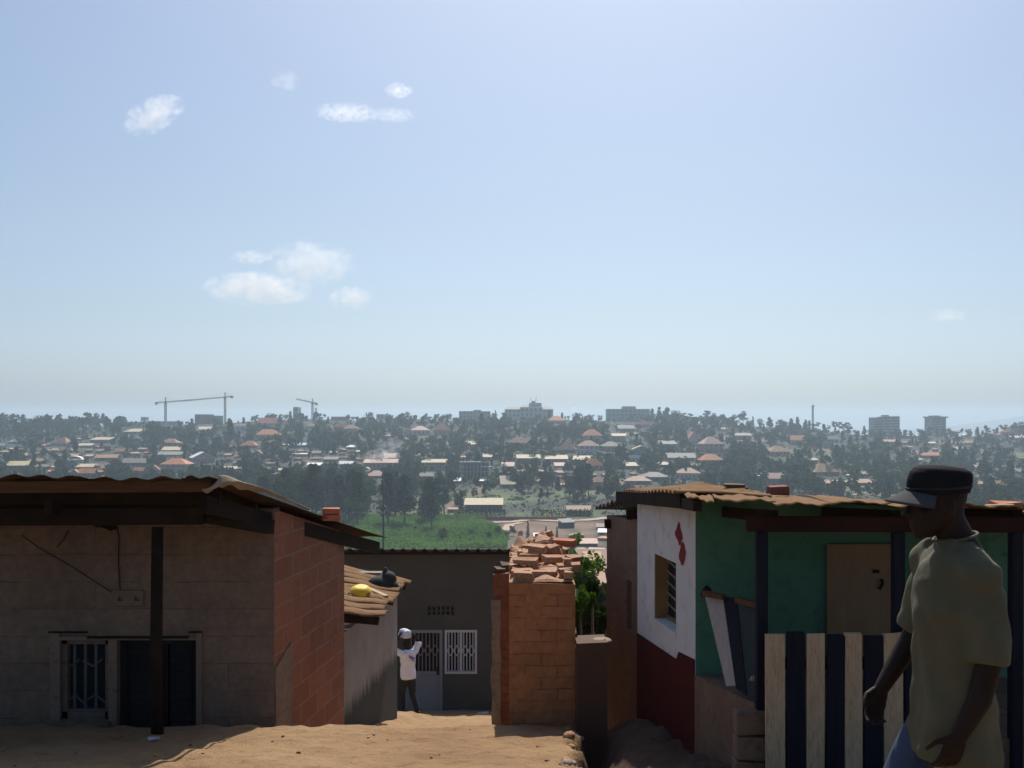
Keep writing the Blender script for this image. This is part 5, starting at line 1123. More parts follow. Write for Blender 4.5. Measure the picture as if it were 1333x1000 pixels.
# --- tower cranes and the telecom mast
def lattice(b, a, c, w, n, r):
    a, c = V(a), V(c); k = (c - a).normalized(); u = k.cross(V((0, 1, 0)) if abs(k.y) < .9 else V((0, 0, 1))).normalized(); v = k.cross(u); C = [(u * i + v * j) * w / 2 for i, j in ((-1, -1), (1, -1), (1, 1), (-1, 1))]
    for q in C: b.bar(a + q, c + q, r)
    for i in range(n):
        p0, p1 = a.lerp(c, i / n), a.lerp(c, (i + 1) / n)
        for j in range(4):
            q0, q1 = (C[j], C[(j + 1) % 4]) if i % 2 else (C[(j + 1) % 4], C[j]); b.bar(p0 + q0, p1 + q1, r * .7)
def crane(label, xm, ytop, yjib, xcw, xtip, ytip, d, land):
    s = d / F; pt = lambda x, y: V(((x - CX) * s, d, -(y - HZ) * s)); X = (xm - CX) * s; zg = float(zfar(X, d)); zj = pt(xm, yjib).z
    o = empty('tower_crane', (X, d, zg)); tag(o, label, 'crane', None)
    b = MB(); lattice(b, (X, d, zg - 1), (X, d, zj), 1.9, 12, .62); b.build('mast', CRANEC, o)
    b = MB(); b.box(X - 1.3, X + 1.3, d - 1.4, d + 1.4, zj - 3.4, zj - .6); b.build('cab', M_FARMETAL, o)
    b = MB(); lattice(b, (X, d, zj), pt(xtip, ytip), 1.3, 14, .50); b.build('jib', CRANEC, o)
    ycw = yjib + (ytip - yjib) * (xcw - xm) / (xtip - xm); b = MB(); lattice(b, (X, d, zj), pt(xcw, ycw), 1.3, 5, .50); b.build('counter_jib', CRANEC, o)
    q = pt(xcw, ycw); b = MB(); b.box(q.x - 1.6, q.x + 1.6, d - 1, d + 1, q.z - 2.4, q.z + .7); b.build('counterweight', M_FARMETAL, o)
    ap = pt(xm, ytop); b = MB(); lattice(b, (X, d, zj), ap, .9, 4, .42); b.build('apex', CRANEC, o)
    b = MB(); b.bar(ap, pt(xm + (xtip - xm) * .62, yjib + (ytip - yjib) * .62), .16); b.bar(ap, q, .16); b.build('tie_rod', M_FARMETAL, o)
    if land: LAND.append((land, xm, yjib))
crane('tower crane on the left crest whose long jib points at its twin', 215.5, 517.5, 523.5, 203.5, 250, 520.8, 1300, 'the first tower crane')
crane('taller tower crane whose jib points back at the first one, on the left crest', 293, 511, 517, 302, 238, 522, 1330, 'the taller tower crane')
crane('smaller tower crane with a rising jib beside the twin-topped tower', 406.8, 519, 524.2, 412, 386, 519.5, 1310, 'the third crane')
d = 1310.0; s = d / F; X = (410.6 - CX) * s; b = MB(); lattice(b, (X, d + 4, float(zfar(X, d)) - 1), (X, d + 4, -(531 - HZ) * s), 2.0, 8, .45); tag(b.build('lattice_mast', CRANEC), 'stubby lattice mast section standing right of the third crane', 'mast')
d = 1270.0; s = d / F; X = (1058 - CX) * s; zg = float(zfar(X, d)); o = empty('telecom_mast', (X, d, zg)); tag(o, 'tall thin telecom mast with antennas rising from the right crest trees', 'mast'); LAND.append(('the telecom mast', 1058, 542))
b = MB(); lattice(b, (X, d, zg - 1), (X, d, -(527.5 - HZ) * s), 1.5, 16, .48); b.build('lattice_tower', M_FARMETAL, o)
for k, (dx, y) in enumerate(((-1.3, 528), (1.2, 527.5), (0, 530.5))): b = MB(); b.box(X + dx - .35, X + dx + .35, d - 1.2, d - .8, -(y + 2.3 - HZ) * s, -(y - HZ) * s); b.build('antenna', WALL['white'], o)
b = MB(); b.tube([(X, d, -(527.5 - HZ) * s), (X, d, -(525.5 - HZ) * s)], .15, 6); b.build('spike', M_FARMETAL, o)

# --- scattered small houses filling the settled parts
DENSE = [(0, 420, 580, 620, 62), (395, 475, 588, 612, 14), (480, 640, 575, 600, 5), (590, 680, 604, 634, 7), (700, 830, 602, 634, 10), (960, 1145, 592, 632, 11), (1165, 1335, 560, 602, 18), (1240, 1335, 610, 640, 10), (420, 940, 552, 572, 8), (0, 160, 570, 590, 8), (740, 792, 694, 740, 5)]
rc = ['tan', 'rust', 'cream', 'grey', 'brown', 'orange', 'white', 'pink']
for x0, x1, y0, y1, n in DENSE:
    for _ in range(n):
        for _try in range(12):
            x = random.uniform(x0, x1); yb = random.uniform(y0, y1); w = random.uniform(6, 17) * (yb - 505) / 95; h = random.uniform(2.2, 3.8); r_ = random.uniform(.9, 2.0)
            if x - w / 2 < -30 or x + w / 2 > 1380: continue
            if PROT[int(yb - h - r_):int(yb) + 1, int(x - w / 2) + 60:int(x + w / 2) + 60].mean() < yb * .12: break
        else: continue
        ro = random.choices(['tan', 'cream', 'grey', 'brown', 'orange', 'white', 'pink'], [36, 14, 12, 34, 12, 5, 10])[0]
        hs(x - w / 2, x + w / 2, yb - h - r_, yb - h, yb, ro, random.choice(['brown', 'brown', 'dark', 'grey', 'brick', 'beige']), random.choice(['mono', 'mono', 'gable', 'gable', 'hip', 'gablef']), yaw=random.uniform(-.6, .6))

# ================================================================== trees
L_A = leafy('leaf_mid', (.013, .027, .009), (.027, .054, .017), (.056, .092, .028))
L_B = leafy('leaf_dark', (.009, .018, .010), (.018, .036, .017), (.034, .058, .025))
L_E = leafy('leaf_grey', (.014, .026, .016), (.028, .050, .028), (.056, .088, .046))
L_C = leafy('leaf_crop', (.095, .19, .034), (.155, .28, .058), (.23, .36, .09), .35)
L_N = leafy('leaf_bright', (.045, .10, .012), (.085, .17, .02), (.15, .24, .04), .4)
M_BARK = rw('bark', (.10, .075, .055), (.16, .125, .095), 1.5, .9)
def leaf_mesh(name, C, size, rng, tints, flat=.0):
    n = len(C); a = rng.normal(size=(n, 3)); a[:, 2] *= (1 - flat); a /= np.linalg.norm(a, axis=1, keepdims=True)
    bb = np.cross(a, rng.normal(size=(n, 3))); bb /= np.linalg.norm(bb, axis=1, keepdims=True); s = (size * rng.uniform(.55, 1.3, n))[:, None]
    a = a * s; bb = bb * s * .62
    v = np.stack([C - a, C + bb * .9 - a * .1, C + a, C - bb * .9 + a * .15], 1).reshape(-1, 3)
    return v, np.repeat(tints, 4)
def quads(name, v, tint, mat):
    n = len(v) // 4; me = bpy.data.meshes.new(name); me.vertices.add(len(v)); me.vertices.foreach_set('co', v.astype(np.float32).ravel())
    me.loops.add(n * 4); me.loops.foreach_set('vertex_index', np.arange(n * 4, dtype=np.int32)); me.polygons.add(n); me.polygons.foreach_set('loop_start', np.arange(0, n * 4, 4, dtype=np.int32))
    me.update(calc_edges=True); at = me.attributes.new('tint', 'FLOAT', 'POINT'); at.data.foreach_set('value', tint.astype(np.float32)); me.materials.append(mat); return me
def crown_pts(kind, n, rng):
    """leaf clumps of a tree one unit tall"""
    if kind == 'euc':  K = 11; cz = rng.uniform(.34, .95, K); rr = .17 * (1 - .55 * (cz - .34) / .66); an = rng.uniform(0, 6.28, K); cr = rng.uniform(.02, .13, K) * (1.15 - cz); R3 = np.stack([rr * .8, rr * .8, rr * .95], 1)
    elif kind == 'round': K = 12; cz = rng.uniform(.36, .84, K); an = rng.uniform(0, 6.28, K); cr = rng.uniform(.08, .34, K) * np.sqrt(np.clip(1 - ((cz - .55) / .5) ** 2, .1, 1)); rr = rng.uniform(.13, .22, K); R3 = np.stack([rr, rr, rr * .8], 1)
    elif kind == 'pine': K = 9; cz = rng.uniform(.52, .95, K); an = rng.uniform(0, 6.28, K); cr = rng.uniform(.0, .20, K); rr = rng.uniform(.07, .14, K); R3 = np.stack([rr, rr, rr * .6], 1)
    elif kind == 'cyp': K = 10; cz = np.linspace(.12, .93, K); an = rng.uniform(0, 6.28, K); cr = rng.uniform(0, .03, K); rr = .15 * (1.05 - cz) + .02; R3 = np.stack([rr, rr, np.full(K, .10)], 1)
    else: K = 10; cz = rng.uniform(.2, .75, K); an = rng.uniform(0, 6.28, K); cr = rng.uniform(.1, .5, K); rr = rng.uniform(.16, .28, K); R3 = np.stack([rr, rr, rr * .9], 1)
    k = rng.integers(0, K, n); d = rng.normal(size=(n, 3)); d /= np.linalg.norm(d, axis=1, keepdims=True); q = rng.uniform(.35, 1.0, n) ** .6
    C = np.stack([np.cos(an[k]) * cr[k], np.sin(an[k]) * cr[k], cz[k]], 1) + d * q[:, None] * R3[k]
    tk = rng.uniform(.0, 1, K); return C, np.clip(tk[k] * .75 + rng.uniform(0, .3, n), 0, 1)
TREES = {}
def tree_mesh(kind, var, lod):
    key = (kind, var, lod)
    if key not in TREES:
        rng = np.random.default_rng(hash((kind == 'euc', kind == 'round', kind == 'pine', var, lod)) % 99991 + 3)
        n, sz = {0: (280, .075), 1: (1500, .032), 2: (5200, .020)}[lod]
        if kind == 'bush': sz *= 1.3
        if kind in ('pine', 'cyp'): n = int(n * .75); sz *= .85
        C, tn = crown_pts(kind, n, rng); v, tv = leaf_mesh('crown', C, sz, rng, tn)
        mat = {'euc': L_E, 'round': L_A, 'pine': L_B, 'cyp': L_B, 'bush': L_A, 'dark': L_B}[kind]
        me = quads('crown', v, tv, mat); b = MB(); top = {'euc': .85, 'round': .55, 'pine': .9, 'cyp': .6, 'bush': .4}[kind]
        b.tube([(0, 0, -.12), (.006, 0, .2), (-.006, .004, top)], [.020, .015, .006], 6)
        for i in range(5):
            a = rng.uniform(0, 6.28); z = top * rng.uniform(.45, .85); r_ = {'euc': .12, 'round': .28, 'pine': .15, 'cyp': .06, 'bush': .3}[kind]
            b.tube([(0, 0, z), (math.cos(a) * r_ * .5, math.sin(a) * r_ * .5, z + .07), (math.cos(a) * r_, math.sin(a) * r_, z + .16)], [.009, .006, .003], 5)
        tm = b.mesh('trunk'); tm.materials.append(M_BARK); TREES[key] = (me, tm)
    return TREES[key]
KNAME = {'euc': ('eucalyptus_tree', 'tall slim tree'), 'round': ('broadleaf_tree', 'round leafy tree'), 'pine': ('pine_tree', 'bare-stemmed pine tree'), 'cyp': ('cypress_tree', 'dark pointed cypress'), 'bush': ('bush', 'low bush')}
NTREE = [0]
def tree(kind, X, Y, Z, h, lod=0, lab=None, group=None, sx=1.0):
    me, tm = tree_mesh(kind, random.randrange(5), lod); nm, ph = KNAME[kind]
    o = empty(nm, (X, Y, Z), None, None, group or 'trees on the far hillside', random.uniform(0, 6.28)); o.scale = (h * sx, h * sx, h); o['category'] = 'bush' if kind == 'bush' else 'tree'
    for n_, m_ in (('crown', me), ('trunk', tm)):
        c = bpy.data.objects.new(n_, m_); COL.objects.link(c); c.parent = o
    NTREE[0] += 1
    if lab: o['label'] = lab
    else: THINGS.append((o, CX + F * X / Y, HZ - F * (Z + h * .5) / Y, ph))
    return o
def tree_px(kind, x, yb, yt, lod=0, sx=1.0, lab=None, d=None):
    X, Y, Z = hit(x, yb) if d is None else ((x - CX) / F * d, d, float(zfar((x - CX) / F * d, d)))
    Z2 = -(yb - HZ) / F * Y if d is None else Z
    return tree(kind, X, Y, Z2, max(1.5, -(yt - HZ) / F * Y - Z2), lod, lab, None, sx)
# hand-placed single trees and groves
for a in [('round', 528, 611, 584, 1, .95, 'big dark round tree between the beige school block and the cream veranda block'), ('round', 795, 624.5, 600, 1, 1.0, 'big dark round tree right of the orange-pink hip'), ('round', 697, 612, 594, 1, .9, None), ('euc', 300, 582, 547, 1, 1.2, None), ('round', 202, 580, 546, 1, .8, None), ('round', 192, 578, 547, 1, .8, None), ('round', 214, 578, 549, 1, .8, None), ('round', 243, 582, 556, 1, .9, None), ('round', 254, 580, 560, 1, .9, None),
          ('euc', 318, 620, 592, 1, 1.1, None), ('euc', 325, 618, 596, 1, 1.1, None), ('round', 348, 592, 566, 1, .8, None), ('round', 361, 590, 563, 1, .8, None), ('cyp', 600, 673, 640, 1, 1.2, 'dark pointed conifer left of the very long cream barn'), ('cyp', 687, 699, 679, 1, .9, 'dark slim cypress rising behind the brick wall rubble, tallest of three'), ('cyp', 710.5, 701, 685, 1, 1.0, 'dark slim cypress over the brick wall top, middle of three'), ('cyp', 725, 700, 686, 1, 1.0, 'dark slim cypress below the lone dark shed, lowest of three'),
          ('euc', 752, 650, 606, 1, 1.2, None), ('euc', 758, 650, 600, 1, 1.1, None), ('euc', 766, 648, 604, 1, 1.2, None), ('round', 741, 646, 612, 1, .7, None), ('round', 688, 641, 612, 1, .8, None), ('round', 707, 642, 608, 1, .7, None), ('round', 718, 641, 614, 1, .8, None), ('cyp', 794, 647, 628, 1, 1.3, None),
          ('round', 722, 582, 556, 1, .9, None), ('round', 736, 578, 553, 1, .9, None), ('round', 750, 580, 556, 1, .9, None), ('round', 757, 574, 552, 1, .8, None), ('round', 712, 576, 557, 1, .9, None), ('round', 648, 566, 545, 1, .9, None), ('euc', 627, 566, 538, 1, 1.1, None), ('round', 602, 573, 556, 1, .9, None), ('round', 590, 585, 566, 1, 1., None),
          ('round', 960, 606, 580, 1, .8, None), ('round', 974, 604, 582, 1, .8, None), ('round', 988, 606, 584, 1, .8, None), ('round', 1146, 637, 606, 1, .8, None), ('round', 1157, 638, 610, 1, .8, None), ('round', 1092, 650, 629, 1, .9, None), ('round', 1065, 588, 573, 1, 1., None), ('round', 1040, 586, 574, 1, 1., None), ('round', 1052, 589, 575, 1, 1.1, None),
          ('euc', 868, 557, 527, 1, 1.3, None), ('round', 880, 556, 533, 1, .9, None), ('euc', 858, 555, 530, 1, 1.2, None), ('euc', 849, 553, 531, 1, 1., None), ('pine', 895, 556, 536.5, 1, 1.3, None), ('pine', 912, 556, 541, 1, 1.2, None), ('pine', 921.5, 558, 534.5, 1, 1.2, None), ('pine', 930, 558, 538, 1, 1.3, None), ('pine', 940, 558, 539.5, 1, 1.5, None), ('pine', 955, 559, 540, 1, 1.4, None), ('pine', 963, 559, 538, 1, 1.1, None), ('pine', 967.5, 559, 535.5, 1, 1.2, None),
          ('cyp', 980, 560, 542, 1, .9, None), ('round', 990, 560, 544, 1, .8, None), ('euc', 1002, 562, 541, 1, 1.3, None), ('round', 1017, 563, 545, 1, .9, None), ('euc', 1030, 564, 544, 1, 1.4, None), ('euc', 1038, 566, 543, 1, 1.2, None), ('euc', 1049, 568, 546.5, 1, 1.5, None), ('pine', 1065, 568, 549, 1, 1.2, None), ('pine', 1072, 568, 552, 1, 1.3, None), ('pine', 1079.5, 568, 553, 1, 1.1, None), ('pine', 1086, 568, 548.5, 1, 1.3, None), ('pine', 1092, 568, 548.5, 1, 1.2, None), ('pine', 1097, 568, 551, 1, 1.2, None), ('pine', 1103, 568, 550, 1, 1.4, None),
          ('round', 372, 551, 538, 1, 1.2, None), ('round', 360, 552, 544, 1, 1.1, None), ('pine', 422, 551, 539, 1, 1.2, None), ('round', 459, 551, 541, 1, 1., None), ('round', 530, 551, 535, 1, .9, None), ('round', 541, 551, 540, 1, .9, None), ('round', 568, 552, 537, 1, 1., None), ('round', 585, 552, 538, 1, .9, None), ('cyp', 645, 550, 534, 1, .9, None), ('round', 740, 552, 541, 1, 1., None), ('round', 768, 553, 538, 1, 1.2, None), ('round', 781, 553, 540, 1, 1., None)]:
    tree_px(*a[:6], lab=a[6], d=(1268 + random.uniform(-20, 20)) if a[2] in range(549, 569) and a[3] < 557 and a[2] - a[3] > 9 and a[2] < 569 and (a[1] > 845 or a[2] < 556) else None)
# crest line
CTX = [-40, 0, 20, 50, 100, 150, 165, 200, 240, 300, 340, 400, 420, 500, 560, 600, 650, 740, 790, 850, 885, 920, 980, 1010, 1050, 1090, 1130, 1180, 1200, 1250, 1290, 1333, 1380]
CTY = [533, 534, 538, 545, 544, 546, 549, 548, 553, 550, 548, 546, 546, 545, 541, 541, 545, 545, 542, 537, 537, 544, 546, 548, 552, 556, 560, 557, 554, 557, 552, 549, 548]
x = -24.0
while x < 1362:
    d = random.uniform(1225, 1295); yt = np.interp(x, CTX, CTY) + random.uniform(-1.5, 4.5); X = (x - CX) / F * d; Z = float(zfar(X, d)); h = -(yt - HZ) / F * d - Z
    if h > 4: tree(random.choice(['euc', 'round', 'round', 'pine'] if x < 900 else ['euc', 'round', 'pine', 'round']), X, d, Z, h, 0)
    x += random.uniform(9, 14) if x > 170 else random.uniform(6, 9)
# the tall belt at the foot of the hill
BELT = []
for _ in range(64):
    x = random.uniform(318, 655); yb = random.uniform(664, 690) if x < 585 else random.uniform(640, 684)
    top = np.interp(x, [318, 360, 400, 440, 480, 520, 560, 600, 655], [632, 612, 604, 606, 618, 612, 622, 626, 640]) + (random.random() ** 2) * 34
    if 604 < x < 656 and yb > 648: continue
    BELT.append((random.choice(['euc', 'euc', 'euc', 'round']), x, yb, min(top, yb - 18)))
for k, x, yb, yt in sorted(BELT, key=lambda q: q[2]): tree_px(k, x, yb, yt, 1, 1.15 if k == 'euc' else .8)
# trees between the houses: singles first, the rest of the wood in one mass
cand, grove = [], []
for x0, x1, y0, y1, n, h0, h1 in ((-25, 168, 557, 571, 70, 13, 21), (700, 792, 556, 582, 26, 9, 16), (846, 952, 557, 574, 44, 11, 18), (945, 1055, 561, 580, 36, 9, 15), (330, 430, 562, 602, 26, 9, 16), (425, 475, 556, 600, 18, 9, 15), (178, 262, 560, 583, 22, 10, 16), (590, 662, 550, 574, 24, 9, 15), (280, 330, 556, 596, 14, 9, 15), (1120, 1250, 562, 590, 24, 8, 13), (1160, 1345, 596, 650, 46, 8, 14), (940, 1050, 580, 612, 24, 8, 14), (660, 760, 600, 632, 16, 9, 15), (300, 480, 612, 650, 40, 10, 18), (0, 60, 572, 600, 12, 8, 14)):
    for _ in range(n):
        x = random.uniform(x0, x1); yb = random.uniform(y0, y1); X, Y, Z = hit(x, yb); hm = random.uniform(h0, h1); hp = hm / Y * F; wp = hp * .25
        blk = PROT[max(0, int(yb - hp)):int(yb) + 1, max(0, int(x - wp) + 60):int(x + wp) + 61]
        if blk.size and ((blk > 0) & (blk < yb + 2)).mean() > .22: continue
        grove.append((hp, random.choice(['round', 'round', 'euc', 'pine']), X, Y, Z, hm))
for _ in range(34000):
    x = random.uniform(-30, 1365); yb = 549 + 145 * random.random() ** 1.15
    if yb > 655 and not (x > 1150 or x < 330): continue
    cy = np.interp(x, CREST_X, CREST_Y)
    if yb < cy + 2 or (440 < x < 655 and yb > 668): continue
    px, py, _z = hit(x, yb)
    if any(abs(px - a) < c and abs(py - b_) < e for a, b_, c, e in BARE_W) and random.random() < .93: continue
    if any(abs(px - a) < c and abs(py - b_) < e for a, b_, c, e in GRASS_W) and random.random() < .8: continue
    hm = random.choice([random.uniform(5, 9), random.uniform(7, 15)]); kind = random.choice(['round', 'round', 'round', 'euc', 'euc', 'bush', 'pine'])
    if kind == 'bush': hm *= .5
    hp = hm / py * F; wp = hp * (.42 if kind != 'euc' else .2)
    r0, r1, c0_, c1_ = int(yb - hp), int(yb) + 1, int(x - wp) + 60, int(x + wp) + 61
    blk = PROT[max(0, r0):r1, max(0, c0_):c1_]
    if blk.size and ((blk > 0) & (blk < yb + 2)).mean() > .38: continue
    cand.append((hp, kind, px, py, _z, hm))
print('candidates', len(cand), 'trees so far', NTREE[0])
cand = cand[:4300] + grove; cand.sort(key=lambda q: -q[0]); room = max(0, 292 - NTREE[0])
for hp, kind, X, Y, Z, hm in cand[:room]: tree(kind, X, Y, Z, hm, 0)
VS, TS = [], []
# the same wood goes on past both edges of the photograph and over the near slope
beyond = []
for _ in range(1500):
    x = random.choice([random.uniform(-620, -28), random.uniform(1362, 1950)]); yb = 552 + 125 * random.random() ** 1.15; px, py, _z = hit(x, yb); beyond.append((1, random.choice(['round', 'euc', 'bush', 'pine']), px, py, _z, random.uniform(5, 14)))
for _ in range(420):
    Y = random.uniform(55, 500); x = random.uniform(-700, 2000); X = (x - CX) / F * Y
    if (Y > 290 and 415 < x < 835) or 715 < x < 815: continue
    beyond.append((1, random.choice(['round', 'bush', 'bush', 'euc']), X, Y, float(zfar(X, Y)), random.uniform(2.5, 5.5) if Y < 290 else random.uniform(4, 9)))
for hp, kind, X, Y, Z, hm in cand[room:] + beyond:
    C, tn = crown_pts(kind, 130, RNG); C = C * hm + np.array([X, Y, Z]); v, tv = leaf_mesh('w', C, hm * .105, RNG, tn * .8 + random.uniform(0, .3)); VS.append(v); TS.append(tv)
wm_ = quads('distant_trees', np.concatenate(VS), np.concatenate(TS), L_A); wo = bpy.data.objects.new('distant_trees', wm_); COL.objects.link(wo); tag(wo, 'the many small trees and bushes between the hillside houses', 'woodland', kind='stuff')
# scrub carpet: low tufts over the hill
n = 62000; Y = np.where(RNG.random(n) < .8, RNG.uniform(505, 1310, n), RNG.uniform(45, 372, n)); X = (RNG.uniform(-500, 1850, n) - CX) / F * Y
keep = (np.asarray(cover(X, Y, BARE_W)) < .3) | (RNG.random(n) < .06); keep &= (np.asarray(cover(X, Y, GRASS_W)) < .4) | (RNG.random(n) < .3); keep &= wob(X, Y, 190) + RNG.normal(0, .5, n) > -.5
X, Y = X[keep], Y[keep]; C = np.stack([X, Y, zfar(X, Y) + RNG.uniform(.1, .9, len(X)) * np.where(Y < 372, .4, 1)], 1); v, tv = leaf_mesh('s', C, np.where(Y < 372, .45, 1.15), RNG, RNG.random(len(X)))
so_ = bpy.data.objects.new('scrub', quads('scrub', v, tv, L_A)); COL.objects.link(so_); tag(so_, 'low scrub covering the hillside between houses', 'scrub', kind='stuff')
# hedges on the lower slope
def hedge(x0, x1, yt, yb, lab):
    X, Y, Z = place((x0 + x1) / 2, yb); s = Y / F; w = (x1 - x0) * s; h = (yb - yt) * s; n = int(w * 26)
    C = np.stack([X + RNG.uniform(-w / 2, w / 2, n), Y + RNG.uniform(-1.2, 1.2, n), Z + h * RNG.random(n) ** .7 * (1 + .12 * np.sin(np.arange(n)))], 1); v, tv = leaf_mesh('h', C, .5, RNG, RNG.random(n) * .6)
    o = bpy.data.objects.new('hedge', quads('hedge', v, tv, L_B)); COL.objects.link(o); tag(o, lab, 'hedge')
hedge(605, 658, 664, 673.5, 'dark clipped hedge before the very long cream barn'); hedge(692, 772, 664, 672.5, 'dark hedge before the tan-roofed house on the lower slope')
# the green crop on the valley floor
n = 15000; Y = RNG.uniform(372, 506, n); xx = RNG.uniform(395, 660, n); X = (xx - CX) / F * Y
keep = (xx < np.interp(Y, [372, 420, 470, 506], [668, 662, 634, 626])) & (xx > 430 - (506 - Y) * .2); X, Y = X[keep], Y[keep]; row = np.sin(Y * 1.1 + np.sin(X * .05) * 2)
hgt = 1.7 + .9 * np.sin(X * .11 + Y * .07) * np.sin(X * .23 + 1.3) + .5 * row; k = 5
C = np.repeat(np.stack([X, Y, zfar(X, Y)], 1), k, 0); C[:, :2] += RNG.normal(0, .45, (len(C), 2)); C[:, 2] += np.repeat(hgt, k) * RNG.uniform(.2, 1.15, len(C))
v, tv = leaf_mesh('c', C, .55, RNG, np.clip(np.repeat(.45 + .3 * np.sin(X * .06) * np.sin(Y * .09 + 1), k) + RNG.uniform(-.3, .3, len(C)), 0, 1))
cr = bpy.data.objects.new('crop_field', quads('crop', v, tv, L_C)); COL.objects.link(cr); tag(cr, 'bright green crop filling the flat valley floor', 'crops', kind='stuff')
for x, yb, yt in ((612, 700, 688), (540, 692, 683), (520, 708, 699), (560, 684, 676), (600, 708, 698), (625, 690, 680), (490, 690, 682), (576, 707, 686), (648, 700, 684), (636, 704, 690), (468, 703, 696), (660, 703, 690), (668, 698, 682), (677, 704, 690)): tree_px('bush' if x < 500 else 'round', x, yb, yt, 1, .8)

# ================================================================== plants close by, in the gap right of the brick wall
def near_plant(name, c, r, n, size, mat, lab, stems, cat='bush', clumps=16, base=None, droop=0):
    rng = np.random.default_rng(len(name) + n); K = clumps; cc = rng.normal(size=(K, 3)) * np.array(r) * .48; rr = rng.uniform(.2, .38, K)[:, None] * np.array(r)
    k = rng.integers(0, K, n); d = rng.normal(size=(n, 3)); d /= np.linalg.norm(d, axis=1, keepdims=True); C = cc[k] + d * rr[k] * (rng.uniform(.2, 1, n) ** .5)[:, None]
    o = empty(name, base or (c[0], c[1], c[2] - r[2]), lab, cat); v, tv = leaf_mesh('l', C + np.array(c), size, rng, np.clip(rng.random(K)[k] * .7 + rng.uniform(0, .3, n), 0, 1))
    q = bpy.data.objects.new('foliage', quads('foliage', v, tv, mat)); COL.objects.link(q); put(q, o)
    b = MB(); bz = o.location
    for i in range(stems): e = V(c) + V(cc[i % K]); b.tube([bz + V((0, 0, -.3)), bz.lerp(e, .5) + V((.05 * i, 0, .1)), e], [.028, .02, .008], 6)
    b.build('stem', M_BARK, o); return o
c = P(755, 736, 24); near_plant('broadleaf_tree', c, (.46, .6, .62), 1100, .055, L_N, 'bright green leafy tree top showing just right of the brick wall', 1, 'tree', 18, (c.x - .3, 24, float(zfar(c.x, 24))))
c = P(774, 748, 29); near_plant('broadleaf_tree', c + V((0, 0, -.4)), (.7, .6, .8), 2400, .06, L_A, 'darker green tree top between the brick wall and the annex', 1, 'tree', 14, (c.x, 29, float(zfar(c.x, 29))))
c = P(772, 808, 10.6); near_plant('bush', c, (.25, .30, .38), 3800, .030, L_A, 'leafy dark bush behind the low mud wall', 3, 'bush', 16, (c.x, 10.6, float(zfar(c.x, 10.6)) + .2))
c = P(756, 786, 10.0); near_plant('bush', c, (.11, .22, .22), 700, .026, L_N, 'small bush with pale sunlit leaves against the brick wall side', 2, 'bush', 10, (c.x, 10.0, float(zfar(c.x, 10.0)) + .2))
c = P(742, 716, 40); 0 and near_plant('broadleaf_tree', c, (.9, .9, .8), 1600, .07, L_N, 'yellow-green tree crown peeping over the end of the brick wall top', 2, 'tree', 14, (c.x, 40, float(zfar(c.x, 40))))
hs(757, 812, 747, 752, 775, 'brown', 'dark', 'mono', 'dark low shed roof down the slope, seen between the brick wall and the annex', 'the dark shed in the gap', yaw=.05, dfix=44, win=0)
hs(764, 800, 765, 781, 812, 'tan', 'brown', 'mono', 'small house with a sunlit tan roof in the gap beside the annex', 'the tan roof in the gap', yaw=-.05, dfix=31, win=1, dp=5)
for _ in range(16):
    x = random.uniform(742, 800); yb = random.uniform(706, 752); X, Y, Z = hit(x, yb); hm = random.uniform(3, 6.5)
    if PROT[int(yb - hm / Y * F):int(yb), int(x) + 55:int(x) + 66].mean() > 80: continue
    tree(random.choice(['round', 'round', 'bush']), X, Y, Z, hm, 1, None, 'trees on the near slope')

# ================================================================== labels from the surroundings
def side(dx, dy):
    a = math.degrees(math.atan2(-dy * 1.6, dx)) % 360
    return ['right of', 'above and right of', 'just above', 'above and left of', 'left of', 'below and left of', 'just below', 'below and right of'][int((a + 22.5) // 45) % 8]
groups = {}
own = {}
for o, x, y, ph in THINGS:
    best = min(((math.hypot(x - a, (y - b_) * 1.6), nm, a, b_) for nm, a, b_ in LAND if math.hypot(x - a, y - b_) > 2.5), key=lambda q: q[0])
    groups.setdefault((ph, side(x - best[2], y - best[3]), best[1]), []).append((best[0], o))
ORD = ['', 'second', 'third', 'fourth', 'fifth', 'sixth', 'seventh', 'eighth', 'ninth', 'tenth', 'eleventh', 'twelfth', 'thirteenth', 'fourteenth', 'fifteenth', 'sixteenth', 'seventeenth', 'eighteenth']
for (ph, sd_, nm), L in groups.items():
    L.sort(key=lambda q: q[0])
    for i, (dd_, o) in enumerate(L):
        if len(L) == 1: o['label'] = f'{ph} {sd_} {nm}'
        elif i == 0: o['label'] = f'closest {ph} {sd_} {nm}'
        else: o['label'] = f'{ORD[min(i, 17)]} closest {ph} {sd_} {nm}'
        if 'house' in ph: o['group'] = 'houses on the far hillside'

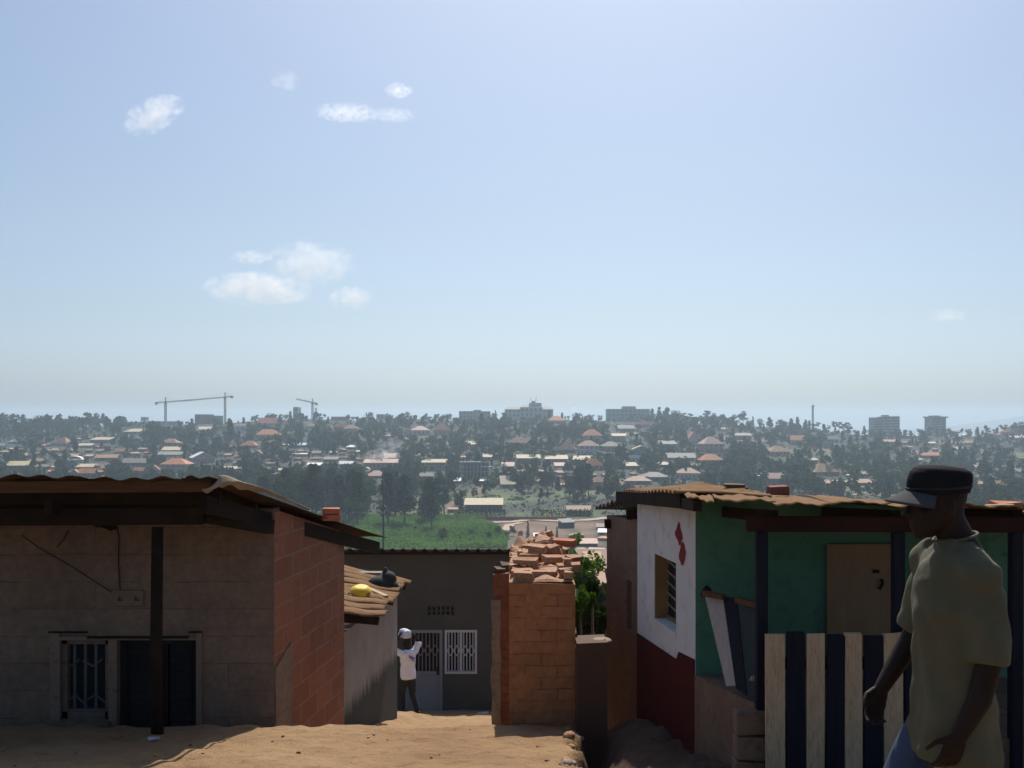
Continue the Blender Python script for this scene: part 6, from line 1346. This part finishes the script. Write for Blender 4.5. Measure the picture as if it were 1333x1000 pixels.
# ================================================================== smoke and clouds
def vapour(name, c, r, dens, lab, cat, kind, scale, color=(1, 1, 1), aniso=.3, flatb=0.0, seed=0.0, thr=.5):
    b = MB(); b.ball((0, 0, 0), 1.0, 24, 14); t = NT(name); tc = t.coord('Object'); ln = t.n('ShaderNodeVectorMath', operation='LENGTH'); t.l(tc, ln.inputs[0])
    nz = t.noise(t.coord('Object', (r[0] / r[2] * .8, r[1] / r[2] * .8, 1), loc=(seed, seed * .7, seed * 1.3)), scale, 6, .62)
    sp = t.n('ShaderNodeSeparateXYZ'); t.l(tc, sp.inputs[0])
    fall = t.math('SUBTRACT', 1.0, ln.outputs['Value']); body = t.math('ADD', t.math('MULTIPLY', fall, .85), t.math('SUBTRACT', t.math('MULTIPLY', t.math('SUBTRACT', nz, thr), 4.2), .22))
    dn = t.n('ShaderNodeMapRange'); t.l(t.math('MINIMUM', body, t.math('MULTIPLY', fall, 5.0)), dn.inputs[0]); dn.inputs[1].default_value = .0; dn.inputs[2].default_value = .75; dn.inputs[3].default_value = 0; dn.inputs[4].default_value = dens
    pv = t.n('ShaderNodeVolumePrincipled'); pv.inputs['Color'].default_value = (*color, 1); pv.inputs['Anisotropy'].default_value = aniso; t.l(dn.outputs[0], pv.inputs['Density']); t.l(pv.outputs[0], t.out.inputs['Volume'])
    o = b.build(name, t.m, None, Matrix.Translation(c) @ Matrix.Diagonal((*r, 1))); tag(o, lab, cat, None, kind); return o
CL = [(200, 150, 37, 15, .8, 'bright puffy cloud highest on the left of the sky', -.5), (519, 118, 16, 7.5, .7, 'tiny bright cloud above the flat streak of cloud', 0), (371, 106, 17, 12, .26, 'faint wisp of cloud between the puffy cloud and the tiny bright one', 0), (452, 147, 38, 7, .36, 'flat streak of cloud under the tiny bright cloud', 0), (512, 150, 27, 6, .22, 'faint short streak at the end of the flat streak cloud', 0),
      (337, 376, 62, 19, .8, 'broadest low cloud over the left hills', 0), (405, 343, 52, 24, .75, 'heaped cloud just above the broadest low cloud', 0), (457, 388, 25, 13, .8, 'small round cloud right of the broadest low cloud', 0), (328, 335, 24, 8, .4, 'faint flat cloud left of the heaped cloud', 0), (1234, 411, 20, 8, .35, 'faint lone cloudlet low over the right hills', 0)]
for i, (x, y, rx, ry, dn, lab, tilt) in enumerate(CL):
    d = 1700.0 / ((HZ - y) / F); s = d / F; c = P(x, y, d)
    o = vapour('cloud', c, (rx * s * 1.2, rx * s, ry * s * 1.25), dn * .5 / (ry * s), lab, 'cloud', 'thing', 1.6, aniso=.45, seed=3.1 * i, thr=.46)
    if tilt: o.rotation_euler = (0, tilt, 0)
X, Y, Z = hit(494, 606); s = Y / F; vapour('smoke', P(497, 594, Y - 8), (30 * s, 8, 11 * s), .10, 'pale smoke drifting over the beige school block', 'smoke', 'stuff', 2.0, aniso=.2, seed=5)
vapour('smoke', P(508, 580, Y + 5), (26 * s, 10, 13 * s), .045, 'thin upper smoke drifting above the beige school block', 'smoke', 'stuff', 2.0, aniso=.2, seed=8)
vapour('smoke', P(747, 546, 1190), (8, 6, 17), .11, 'thin smoke column on the crest right of the hotel', 'smoke', 'stuff', 2.0, aniso=.2, seed=11)
